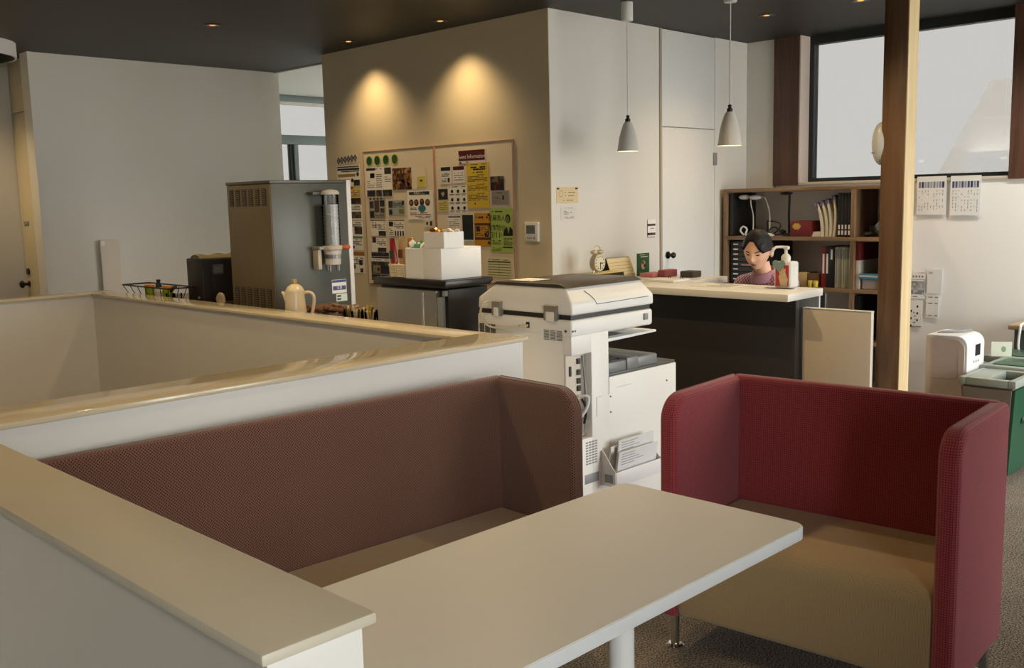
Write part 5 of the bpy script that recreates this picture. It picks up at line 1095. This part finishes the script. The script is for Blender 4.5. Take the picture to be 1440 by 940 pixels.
for s in (-1, 1):
    bm = nb(); blob(bm, (cx_ + s * 0.03, cyc, CZc + 0.068), 0.024, 0.024, 0.015, 16, 8); tube(bm, [(cx_ + s * 0.024, cyc, CZc + 0.05), (cx_ + s * 0.03, cyc, CZc + 0.066)], 0.004, 6); out('bell', bm, M_CLK, t)
    bm = nb(); tube(bm, [(cx_ + s * 0.03, cyc, CZc - 0.045), (cx_ + s * 0.04, cyc, CZc - 0.0615)], 0.005, 6); out('foot', bm, M_CLK, t)
bm = nb(); tube(bm, curve_pts([(cx_ - 0.032, cyc, CZc + 0.075), (cx_ - 0.024, cyc, CZc + 0.098), (cx_, cyc, CZc + 0.106), (cx_ + 0.024, cyc, CZc + 0.098), (cx_ + 0.032, cyc, CZc + 0.075)]), 0.0025, 6); out('carry_handle', bm, M_CLK, t)
t = T('desk_calendar', 'cream tent calendar standing between the clock and the green booklet', 'calendar', (5.14, 4.12, CT))
bm = nb(); prism(bm, [(4.06, CT), (4.064, CT), (4.115, CT + 0.125), (4.111, CT + 0.125)], 'x', 5.03, 5.275); out('front_leaf', bm, mat('calendar_cream', (226, 210, 166), 0.7), t)
bm = nb(); prism(bm, [(4.166, CT), (4.170, CT), (4.1195, CT + 0.125), (4.1155, CT + 0.125)], 'x', 5.03, 5.275); out('rear_leaf', bm, mat('calendar_back', (60, 54, 46), 0.7), t)
bm = nb()
for i in range(5):
    f = 0.12 + 0.16 * i; y = 4.06 + 0.051 * f - 0.0012; z = CT + 0.125 * f; box(bm, 5.045, y - 0.001, z, 5.26, y + 0.001, z + 0.002)
out('ruled_lines', bm, mat('tan_ink', (180, 160, 116), 0.6), t)
bm = nb()
for i in range(12): tube(bm, [(5.04 + i * 0.02, 4.108, CT + 0.122), (5.04 + i * 0.02, 4.1155, CT + 0.130), (5.04 + i * 0.02, 4.123, CT + 0.122)], 0.0015, 5)
out('wire_binding', bm, M_GREY, t)
s = Sheet('green_booklet', 'dark green booklet standing upright on the counter by the wall', 'booklet', (5.235, 4.02, CT + 0.15), (1, 0, 0), (0, -1, 0), 0.128, 0.15, (38, 84, 50), th=0.008)
s.t(.2, .05, .8, .09, 1, (216, 220, 206), .7, 3).t(.14, .12, .86, .18, 1, (226, 228, 216), .8, 5).e(.48, .52, .18, .2, (224, 206, 184)).e(.44, .42, .1, .08, (170, 110, 90), .001).e(.6, .56, .1, .09, (120, 60, 44), .001).r(.06, .78, .36, .97, (130, 160, 110)); s.done()
for i, (y, c, lb) in enumerate(((3.905, (196, 120, 120), 'pink leaflet stack on the counter right of the green booklet'), (3.84, (150, 80, 84), 'dark pink small box on the leaflet stack by the wall'))):
    item('pink_stack', lb, 'leaflets' if not i else 'box', mat('pink_%d' % c[0], c, 0.6), 5.19 + 0.05 * i, y - 0.05, CT, 5.34 + 0.03 * i, y + (0.055 if not i else 0.01), CT + 0.026 + 0.02 * i)
item('memo_block', 'small yellow memo block on the counter left of the black tray', 'memo pad', mat('memo_yellow', (226, 212, 130), 0.7), 4.82, 4.10, CT, 4.90 - 0.025, 4.19, CT + 0.036)
item('card_reader', 'dark small device on the counter under the door knobs', 'device', mat('dark_olive', (74, 66, 54), 0.5), 5.30, 3.62, CT, 5.40, 3.72, CT + 0.04, 0.006)

# ------------------------------------------------------------------ desk and chair behind the counter
t = T('work_desk', 'white work desk hidden behind the reception counter', 'desk', (5.1, 3.05, 0))
part('desk_top', M_WHITE, t, 4.825, 2.66, 0.70, 5.36, 3.45, 0.722, bev=0.003)
for x in (4.85, 5.33):
    for y in (2.69, 3.42): part('leg', M_GREY, t, x - 0.015, y - 0.015, 0, x + 0.015, y + 0.015, 0.70)
t = T('office_chair', 'black office chair under the seated woman', 'chair', (5.62, 3.17, 0))
bm = nb(); box(bm, 5.38, 2.93, 0.415, 5.84, 3.41, 0.468, bev=0.02, seg=3); out('seat', bm, M_BLACK, t)
bm = nb(); box(bm, 5.80, 2.96, 0.56, 5.84, 3.38, 0.88, bev=0.018, seg=3); out('backrest', bm, M_BLACK, t)
bm = nb(); cyl(bm, (5.62, 3.17, 0.06), (5.62, 3.17, 0.42), 0.025); box(bm, 5.80, 3.14, 0.43, 5.83, 3.20, 0.6); out('column', bm, M_DKGREY, t)
for i in range(5):
    a = i * 2 * PI / 5; bm = nb(); tube(bm, [(5.62, 3.17, 0.085), (5.62 + .27 * math.cos(a), 3.17 + .27 * math.sin(a), 0.06)], 0.018, 8); lg = out('base_arm', bm, M_DKGREY, t)
    bm = nb(); blob(bm, (5.62 + .27 * math.cos(a), 3.17 + .27 * math.sin(a), 0.026), 0.026, 0.026, 0.026, 12, 8); out('caster', bm, M_BLACK, lg)

# ------------------------------------------------------------------ humidifier, bins, side desk at the right
t = T('humidifier', 'tall white humidifier with small black display beside the timber post', 'humidifier', (5.62, 2.09, 0))
HX0, HX1, HY0, HY1, HZ = 5.5, 5.752, 1.972, 2.2, 0.705
pr = [(HY1, 0.03), (HY1, HZ - 0.01), (HY1 - 0.01, HZ)]
for i in range(9):
    a = PI / 2 - (PI / 2) * i / 8; pr.append((HY0 + 0.06 - 0.06 * math.sin(PI / 2 - a) , HZ - 0.06 + 0.06 * math.sin(a)))
pr.append((HY0, 0.03))
bm = nb(); prism(bm, pr, 'x', HX0, HX1, 0.008, 3); out('body', bm, mat('humidifier_white', (232, 230, 228), 0.35), t)
ip = [(HY1 - 0.008, 0.05), (HY1 - 0.008, HZ - 0.02)]
for i in range(7):
    a = (PI / 2) * i / 6; ip.append((HY0 + 0.075 - 0.055 * math.sin(a) - 0.005, HZ - 0.075 + 0.055 * math.cos(a)))
ip.append((HY0 + 0.015, 0.05))
bm = nb(); prism(bm, ip, 'x', HX0 - 0.003, HX0 + 0.004, 0.001, 1); wt = out('water_tank', bm, mat('warm_lit_tank', (222, 204, 190), 0.45), t)  # warm lamp light on this face is put into the panel colour
bm = nb(); tube(bm, curve_pts([(HX0 - 0.003, HY1 - 0.04, 0.46), (HX0 - 0.003, HY0 + 0.08, 0.462), (HX0 - 0.003, HY0 + 0.05, 0.48), (HX0 - 0.003, HY0 + 0.045, 0.52), (HX0 - 0.003, HY0 + 0.045, 0.62)]), 0.002, 5); out('tank_seam', bm, mat('tank_line', (180, 162, 150), 0.5), wt)
part('display', M_BLACK, t, 5.612, HY0 - 0.0015, 0.585, 5.685, HY0 + 0.002, 0.648)
for i in range(3):
    bm = nb(); cyl(bm, (5.595 + 0.032 * i, HY0 + 0.001, 0.555), (5.595 + 0.032 * i, HY0 - 0.002, 0.555), 0.007, n=12); out('button', bm, M_GREY, t)
bm = nb(); tube(bm, curve_pts([(5.56, 2.16, HZ - 0.002), (5.58, 2.13, HZ + 0.006), (5.62, 2.08, HZ + 0.008), (5.70, 2.03, HZ + 0.012)]), [0.008] * 25, 8); out('carry_handle', bm, M_GREY, t)
for x in (5.53, 5.72):
    for y in (2.0, 2.17): bm = nb(); cyl(bm, (x, y, 0), (x, y, 0.032), 0.014); out('foot', bm, M_GREY, t)
M_BGREEN = mat('bin_green', (40, 84, 60), 0.35); M_BGREY = mat('bin_greybrown', (122, 114, 106), 0.5); M_LIDG = mat('lid_grey_green', (150, 160, 152), 0.4)
def trash(label, x0, y0, x1, y1, h, front, lidm, opening):
    t = T('recycling_bin', label, 'bin', ((x0 + x1) / 2, (y0 + y1) / 2, 0))
    tp = 0.03
    bm = nb(); A = [bm.verts.new((x, y, 0.0)) for x, y in ((x0 + tp, y0 + tp), (x1 - tp, y0 + tp), (x1 - tp, y1 - tp), (x0 + tp, y1 - tp))]; B_ = [bm.verts.new((x, y, h - 0.04)) for x, y in ((x0, y0), (x1, y0), (x1, y1), (x0, y1))]
    bm.faces.new(A[::-1]); bm.faces.new(B_)
    for k_ in range(4): bm.faces.new((A[k_], A[(k_ + 1) % 4], B_[(k_ + 1) % 4], B_[k_]))
    bmesh.ops.bevel(bm, geom=list(bm.edges), offset=0.012, segments=2, affect='EDGES'); out('bin_body', bm, M_BGREY, t)
    bm = nb(); F = [(x0 + tp + .008, y0 + tp - .004, 0.006), (x1 - tp - .008, y0 + tp - .004, 0.006), (x1 - .008, y0 - .004, h - .05), (x0 + .008, y0 - .004, h - .05)]
    va = [bm.verts.new(p) for p in F]; vb = [bm.verts.new((p[0], p[1] + 0.01, p[2])) for p in F]; bm.faces.new(va); bm.faces.new(vb[::-1])
    for k_ in range(4): bm.faces.new((va[k_], vb[k_], vb[(k_ + 1) % 4], va[(k_ + 1) % 4]))
    out('front_panel', bm, front, t)
    bm = nb(); z0 = h - 0.04; rim = 0.03
    if opening:
        for q in ((x0 - .006, y0 - .008, x1 + .006, y0 + rim), (x0 - .006, y1 - rim, x1 + .006, y1 + .006), (x0 - .006, y0 + rim, x0 + rim, y1 - rim), (x1 - rim, y0 + rim, x1 + .006, y1 - rim), (x0 + rim, (y0 + y1) / 2 + 0.0, x1 - rim, y1 - rim)): box(bm, q[0], q[1], z0, q[2], q[3], h, bev=0.004)
    else:
        box(bm, x0 - .006, y0 - .008, z0, x1 + .006, y1 + .006, h, bev=0.008)
    lo = out('lid', bm, lidm, t)
    if opening: bm = nb(); box(bm, x0 + rim, y0 + rim, z0 - 0.002, x1 - rim, (y0 + y1) / 2, z0 + 0.001); out('dark_opening', bm, M_BLACK, t)
    else: bm = nb(); box(bm, x0 + .04, y0 + .04, h - 0.001, x1 - .04, y1 - .04, h + 0.006, bev=0.003); out('lid_flap', bm, M_BGREEN, lo)
    bm = nb(); cyl(bm, ((x0 + x1) / 2, y0 - .0, h * 0.55), ((x0 + x1) / 2, y0 - .012, h * 0.55), 0.016, n=14); out('round_catch', bm, M_LIDG, t)
trash('nearest recycling bin with green front and open grey lid', 5.335, 1.675, 5.66, 1.945, 0.515, M_BGREEN, M_LIDG, True)
trash('middle recycling bin with flat green-grey lid behind the open one', 5.68, 1.70, 6.00, 1.955, 0.53, M_BGREEN, M_LIDG, False)
trash('farthest recycling bin with flat lid beside the window-wall desk', 6.02, 1.72, 6.34, 2.06, 0.53, M_BGREEN, M_LIDG, False)
s = Sheet('bin_sign', 'small cream sign propped on the lids behind the open bin', 'sign', (6.0, 2.02, 0.615), (0.5, -0.86, 0), (-0.86, -0.5, 0), 0.11, 0.085, (222, 226, 204), th=0.004)
s.e(.6, .5, .12, .2, (196, 210, 190)); o = s.done()
t = T('side_desk', 'dark side desk with pale wooden top at the right edge by the window wall', 'desk', (6.66, 1.5, 0))
part('desk_top', wood('pale_desk_top', (170, 150, 116), (196, 176, 140), 'Y'), t, 6.44, 0.9, 0.635, 6.875, 2.075, 0.663, bev=0.002)
part('end_panel', M_DKGREY, t, 6.50, 2.03, 0, 6.87, 2.055, 0.635); part('back_panel', M_DKGREY, t, 6.84, 0.95, 0.1, 6.865, 2.03, 0.635); part('end_panel', M_DKGREY, t, 6.50, 0.92, 0, 6.87, 0.945, 0.635)
bm = nb(); tube(bm, curve_pts([(6.60, 1.99, 0.668), (6.52, 2.0, 0.672), (6.44, 2.0, 0.668), (6.425, 2.0, 0.64), (6.42, 2.005, 0.55), (6.425, 2.0, 0.45), (6.43, 2.02, 0.2), (6.44, 2.03, 0.008)]), 0.008, 8)
tag(out('white_cable', bm, M_WHITE, None), 'white cable hanging over the edge of the side desk', 'cable')
# ------------------------------------------------------------------ the seated woman
M_SKIN = mat('skin', (226, 180, 150), 0.5, noise=0.04, scale=20); M_SKIN.node_tree.nodes['Principled BSDF'].inputs['Subsurface Weight'].default_value = 0.08
k = NT('black_hair'); k.b.inputs['Roughness'].default_value = 0.45; k.b.inputs['Specular IOR Level'].default_value = 0.25
tc = k.new('ShaderNodeTexCoord'); mp = k.new('ShaderNodeMapping'); mp.inputs['Scale'].default_value = (60, 420, 60); k.link(tc.outputs['Object'], mp.inputs[0])
n = k.new('ShaderNodeTexNoise'); n.inputs['Scale'].default_value = 1.0; n.inputs['Detail'].default_value = 4; k.link(mp.outputs[0], n.inputs['Vector'])
k.link(k.mix(n.outputs[0], lin((10, 8, 8)), lin((34, 28, 27))), k.b.inputs['Base Color']); k.bump(n.outputs[0], 0.5, 0.003); M_HAIR = k.m
def ss(a, b, x):
    t_ = min(1, max(0, (x - a) / (b - a))); return t_ * t_ * (3 - 2 * t_)
def gss(a, s): return math.exp(-(a / s) ** 2)
def head_pt(d):
    dx, dy, dz = d; x, y, z = dx * 0.096, dy * 0.076, dz * 0.116
    if dz < 0:
        q = -dz; y *= 1 - 0.36 * q ** 1.7
        x = x * (1 - 0.06 * q) if dx > 0 else x * (1 - 0.42 * q ** 1.2)
        if dx > 0: x += 0.016 * q ** 2
    if dx < 0: x *= 1.06; z *= 1.0
    if dx > 0:
        f = ss(0.05, 0.45, dx)
        x += f * (0.020 * gss(y, 0.0095) * gss(z + 0.030, 0.017) + 0.008 * gss(y, 0.008) * gss(z + 0.004, 0.022)
                  - 0.0075 * (gss(y - 0.031, 0.017) + gss(y + 0.031, 0.017)) * gss(z - 0.004, 0.012)
                  + 0.003 * gss(abs(y) - 0.03, 0.02) * gss(z - 0.022, 0.008)
                  + 0.005 * gss(y, 0.019) * gss(z + 0.061, 0.011) - 0.003 * gss(y, 0.02) * gss(z + 0.0605, 0.0022)
                  + 0.006 * gss(y, 0.02) * gss(z + 0.098, 0.015) + 0.004 * gss(abs(y) - 0.042, 0.018) * gss(z + 0.025, 0.018)
                  - 0.003 * gss(y, 0.02) * gss(z + 0.078, 0.006))
        y += f * 0.004 * (1 if y > 0 else -1) * gss(abs(y) - 0.012, 0.006) * gss(z + 0.036, 0.008)
    return Vector((x, y, z))
HEADM = Matrix.Translation((5.30, 3.152, 1.166)) @ Matrix.Rotation(math.radians(190), 4, 'Z') @ Matrix.Rotation(math.radians(20), 4, 'Y') @ Matrix.Rotation(math.radians(-3), 4, 'X')
def head_mesh(bm, fn, nu=72, nv=56):
    rows = []
    for j in range(nv + 1):
        th_ = PI * j / nv; row = []
        for i in range(nu):
            ph = 2 * PI * i / nu; row.append(bm.verts.new(HEADM @ fn((math.sin(th_) * math.cos(ph), math.sin(th_) * math.sin(ph), math.cos(th_)))))
        rows.append(row)
    for a, b in zip(rows, rows[1:]):
        for i in range(nu): bm.faces.new((a[i], b[i], b[(i + 1) % nu], a[(i + 1) % nu]))
    bmesh.ops.remove_doubles(bm, verts=rows[0] + rows[-1], dist=1e-5)
def capsule(bm, pts, rs, n=16):
    tube(bm, pts, rs, n)
    for p, r_ in ((pts[0], rs[0]), (pts[-1], rs[-1])): blob(bm, p, r_, r_, r_, 14, 10)
def fuse(bm, voxel, smooth, name, mt, parent):
    bmesh.ops.recalc_face_normals(bm, faces=list(bm.faces))
    me = bpy.data.meshes.new('tmp'); bm.to_mesh(me); bm.free()
    o = bpy.data.objects.new('tmp', me); COL.objects.link(o)
    m = o.modifiers.new('r', 'REMESH'); m.mode = 'VOXEL'; m.voxel_size = voxel
    if smooth: s_ = o.modifiers.new('s', 'SMOOTH'); s_.iterations = smooth; s_.factor = 0.5
    dg = bpy.context.evaluated_depsgraph_get(); me2 = bpy.data.meshes.new_from_object(o.evaluated_get(dg))
    bpy.data.objects.remove(o); bpy.data.meshes.remove(me); me2.materials.clear(); me2.name = name
    return link(name, me2, mt, parent, angle=80)
pw = T('person', 'seated woman in a mauve knitted sweater, dark hair tied back, looking down', 'person', (5.62, 3.17, 0.46))
# body: head, neck, trunk, arms with hands, legs, one fused surface
bm = nb(); head_mesh(bm, head_pt)
for s in (-1, 1):
    r_ = blob(bm, (0, 0, 0), 0.019, 0.010, 0.033, 14, 10)
    for v in r_: v.co = HEADM @ (Matrix.Rotation(-0.25 * s, 4, 'Z') @ v.co + Vector((-0.012, s * 0.083, -0.016)))
neck_top = HEADM @ Vector((-0.030, 0, -0.065))
capsule(bm, [(5.415, 3.165, 0.965), (5.385, 3.16, 1.03), neck_top], [0.058, 0.049, 0.048])
SHL = {-1: (5.415, 3.006, 0.955), 1: (5.435, 3.326, 0.935)}
capsule(bm, [(5.60, 3.17, 0.56), (5.565, 3.168, 0.66), (5.50, 3.165, 0.80), (5.45, 3.165, 0.90)], [0.12, 0.105, 0.115, 0.11], 18)
capsule(bm, [(5.60, 3.09, 0.56), (5.60, 3.25, 0.56)], [0.10, 0.10]); capsule(bm, [(5.455, 3.09, 0.87), (5.455, 3.24, 0.87)], [0.09, 0.09])
capsule(bm, [SHL[-1], (5.42, 3.165, 0.965), SHL[1]], [0.05, 0.055, 0.05])
EL = {-1: (5.30, 2.93, 0.765), 1: (5.33, 3.40, 0.765)}; WR = {-1: (5.09, 3.05, 0.752), 1: (5.10, 3.29, 0.752)}
for s in (-1, 1):
    capsule(bm, [SHL[s], EL[s]], [0.047, 0.038]); capsule(bm, [EL[s], WR[s]], [0.038, 0.025])
    w = Vector(WR[s]); inw = Vector((0, -s, 0)); f = (Vector((-1, 0, 0)) * 0.92 + inw * 0.39).normalized(); sd = Vector((f.y, -f.x, 0)) * (1 if s > 0 else -1)
    if sd.y * s > 0: sd = -sd                     # towards the thumb side, the body's middle line
    palm = w + f * 0.05 + Vector((0, 0, -0.006))
    q = blob(bm, (0, 0, 0), 0.05, 0.036, 0.014, 14, 10)
    R_ = Matrix((f, sd, Vector((0, 0, 1)))).transposed().to_4x4()
    for v in q: v.co = R_ @ v.co + palm
    capsule(bm, [w, palm], [0.024, 0.016])
    for i, (o_, l_) in enumerate(((0.027, 0.068), (0.009, 0.076), (-0.009, 0.070), (-0.026, 0.055))):
        b = palm + f * 0.04 + sd * o_; k1 = b + f * l_ * 0.45 + Vector((0, 0, 0.006)); k2 = k1 + f * l_ * 0.32 + Vector((0, 0, -0.006)); k3 = k2 + f * l_ * 0.22 + Vector((0, 0, -0.007))
        capsule(bm, [b, k1, k2, k3], [0.0085, 0.008, 0.0072, 0.0065], 10)
    tb = palm - f * 0.012 + sd * 0.03; capsule(bm, [tb, tb + f * 0.022 + sd * 0.022, tb + f * 0.048 + sd * 0.026 + Vector((0, 0, -0.006))], [0.011, 0.009, 0.0075], 10)
HIP = {-1: (5.58, 3.09, 0.545), 1: (5.58, 3.25, 0.545)}; KN = {-1: (5.17, 3.05, 0.555), 1: (5.17, 3.29, 0.555)}; AN = {-1: (5.20, 3.05, 0.10), 1: (5.20, 3.29, 0.10)}
for s in (-1, 1):
    capsule(bm, [HIP[s], KN[s]], [0.078, 0.055]); capsule(bm, [KN[s], ((KN[s][0] + AN[s][0]) / 2 + 0.02, KN[s][1], 0.36), AN[s]], [0.052, 0.05, 0.036]); capsule(bm, [AN[s], (5.10, AN[s][1], 0.045)], [0.036, 0.03])
fuse(bm, 0.004, 3, 'body', M_SKIN, pw)
# hair: stands off the skull where hair grows, sinks below the skin elsewhere
def hair_w(d):
    dx, dy, dz = d
    if dx > -0.1:
        line = 0.66 - 1.0 * max(0.0, abs(dy + 0.10) - 0.16) ** 1.1 if dx > 0 else -1
        line = max(line, 0.03 - 0.25 * (0.3 - min(dx, .3)))
        return ss(-0.03, 0.10, dz - line)
    return ss(-0.75, -0.55, dz)
def hair_pt(d):
    p = head_pt(d); n = Vector((d[0] / 0.096, d[1] / 0.076, d[2] / 0.116)).normalized()
    k_ = hair_w(d); return p + n * (-0.010 + k_ * 0.024 + k_ * 0.0016 * math.sin(26 * math.atan2(d[1], d[2] + 1.1) + 6 * d[0]))
bm = nb(); head_mesh(bm, hair_pt, 96, 64)
r_ = blob(bm, (0, 0, 0), 0.036, 0.042, 0.042, 18, 12)
for v in r_: v.co = HEADM @ (v.co + Vector((-0.125, 0, -0.012)))
out('hair', bm, M_HAIR, pw, angle=80)
def face_at(y, z, off=0.0):
    best = None; rr_ = None
    for i in range(160):
        for q in (0,):
            pass
    lo, hi = 0.05, 1.0
    b = None
    for it in range(60):
        for jt in range(60):
            pass
        break
    # scan directions around the straight projection
    dz0, dy0 = z / 0.116, y / (0.076 * (1 - 0.36 * max(0, -z / 0.116) ** 1.7)); dx0 = math.sqrt(max(0.02, 1 - dz0 * dz0 - dy0 * dy0))
    p = head_pt((dx0, dy0, dz0)); return HEADM @ (p + Vector((off, 0, 0)))
M_EYE = mat('dark_eye', (30, 20, 18), 0.2); M_LIP = mat('lip_colour', (168, 92, 84), 0.4)
for s in (-1, 1):
    bm = nb(); pts = [face_at(s * (0.031 + k_ * 0.0055), 0.001 - 0.0018 * (abs(k_) / 2) ** 2 * -1, 0.0014) for k_ in (-2, -1, 0, 1, 2)]
    tube(bm, pts, [0.0012, 0.0028, 0.0034, 0.0028, 0.0012], 8); out('eye', bm, M_EYE, pw)
    bm = nb(); pts = [face_at(s * (0.031 + k_ * 0.0075), 0.0225 + (0.003 if k_ == 1 else 0) - (0.003 if abs(k_) == 2 else 0), 0.0012) for k_ in (-2, -1, 0, 1, 2)]
    tube(bm, pts, [0.0012, 0.0026, 0.0028, 0.0024, 0.0010], 8); out('eyebrow', bm, M_HAIR, pw)
bm = nb()
tube(bm, [face_at(k_ * 0.0062, -0.057 - 0.0006 * abs(k_) + (0.0007 if abs(k_) == 1 else 0), 0.0004) for k_ in (-3, -2, -1, 0, 1, 2, 3)], [0.0010, 0.0026, 0.0036, 0.0034, 0.0036, 0.0026, 0.0010], 8)
tube(bm, [face_at(k_ * 0.0058, -0.0645 + 0.0007 * abs(k_), 0.0006) for k_ in (-3, -2, -1, 0, 1, 2, 3)], [0.0010, 0.0030, 0.0042, 0.0046, 0.0042, 0.0030, 0.0010], 8)
out('lips', bm, M_LIP, pw)
# sweater
k = NT('mauve_knit'); k.b.inputs['Roughness'].default_value = 0.9; k.b.inputs['Sheen Weight'].default_value = 0.3
tc = k.new('ShaderNodeTexCoord'); sp = k.new('ShaderNodeSeparateXYZ'); k.link(tc.outputs['Object'], sp.inputs[0])
v1 = k.math('SINE', k.math('MULTIPLY', sp.outputs[1], 2 * PI / 0.024)); v2 = k.math('SINE', k.math('MULTIPLY', sp.outputs[2], 2 * PI / 0.024))
h = k.math('MULTIPLY_ADD', k.math('MULTIPLY', v1, v2), 0.5, 0.5)
r = k.new('ShaderNodeValToRGB'); r.color_ramp.elements[0].position = 0.25; r.color_ramp.elements[1].position = 0.7; r.color_ramp.elements[0].color = lin((200, 160, 180)); r.color_ramp.elements[1].color = lin((122, 64, 82))
k.link(h, r.inputs[0]); k.link(r.outputs[0], k.b.inputs['Base Color']); k.bump(k.math('SUBTRACT', 1.0, h), 0.6, 0.006); M_KNIT = k.m
M_RIB = mat('mauve_rib', (170, 128, 150), 0.9, noise=0.15, scale=120)
bm = nb()
capsule(bm, [(5.60, 3.17, 0.60), (5.565, 3.168, 0.68), (5.50, 3.165, 0.80), (5.45, 3.165, 0.895)], [0.15, 0.135, 0.14, 0.13], 18)
capsule(bm, [(5.60, 3.09, 0.60), (5.60, 3.25, 0.60)], [0.125, 0.125]); capsule(bm, [(5.455, 3.085, 0.86), (5.455, 3.245, 0.86)], [0.115, 0.115])
capsule(bm, [SHL[-1], (5.42, 3.165, 0.972), SHL[1]], [0.066, 0.074, 0.066])
for s in (-1, 1):
    capsule(bm, [SHL[s], EL[s]], [0.064, 0.055]); capsule(bm, [EL[s], tuple(Vector(EL[s]).lerp(Vector(WR[s]), .93))], [0.054, 0.036])
sw = fuse(bm, 0.006, 4, 'sweater', M_KNIT, pw)
bm = nb(); ax = (neck_top - Vector((5.40, 3.162, 0.99))).normalized(); c0 = Vector((5.402, 3.162, 1.012))
e1 = ax.orthogonal().normalized(); e2 = ax.cross(e1); n = 56; rings = []
for rr_, hh in ((0.092, -0.022), (0.083, 0.0), (0.074, 0.014), (0.068, 0.026), (0.062, 0.028), (0.058, 0.018), (0.058, -0.02)):
    rings.append([bm.verts.new(c0 + (e1 * math.cos(2 * PI * q / n) + e2 * math.sin(2 * PI * q / n)) * (rr_ + (0.0028 if q % 2 else -0.0005)) + ax * hh) for q in range(n)])
for a, b in zip(rings, rings[1:]):
    for q in range(n): bm.faces.new((a[q], a[(q + 1) % n], b[(q + 1) % n], b[q]))
out('ribbed_collar', bm, M_RIB, sw, angle=80)
bm = nb()
capsule(bm, [(5.60, 3.09, 0.55), (5.60, 3.25, 0.55)], [0.118, 0.118])
for s in (-1, 1):
    capsule(bm, [HIP[s], KN[s]], [0.088, 0.066]); capsule(bm, [KN[s], ((KN[s][0] + AN[s][0]) / 2 + 0.02, KN[s][1], 0.36), (AN[s][0], AN[s][1], 0.12)], [0.063, 0.06, 0.05])
fuse(bm, 0.008, 3, 'trousers', mat('navy_trousers', (40, 42, 54), 0.8), pw)
for s in (-1, 1):
    bm = nb(); capsule(bm, [(5.215, AN[s][1], 0.046), (5.08, AN[s][1], 0.040)], [0.043, 0.038]); bmesh.ops.scale(bm, vec=(1, 1, 1), verts=list(bm.verts))
    for v in bm.verts: v.co.z = max(0.001, v.co.z)
    out('shoe', bm, M_BLACK, pw, angle=60)
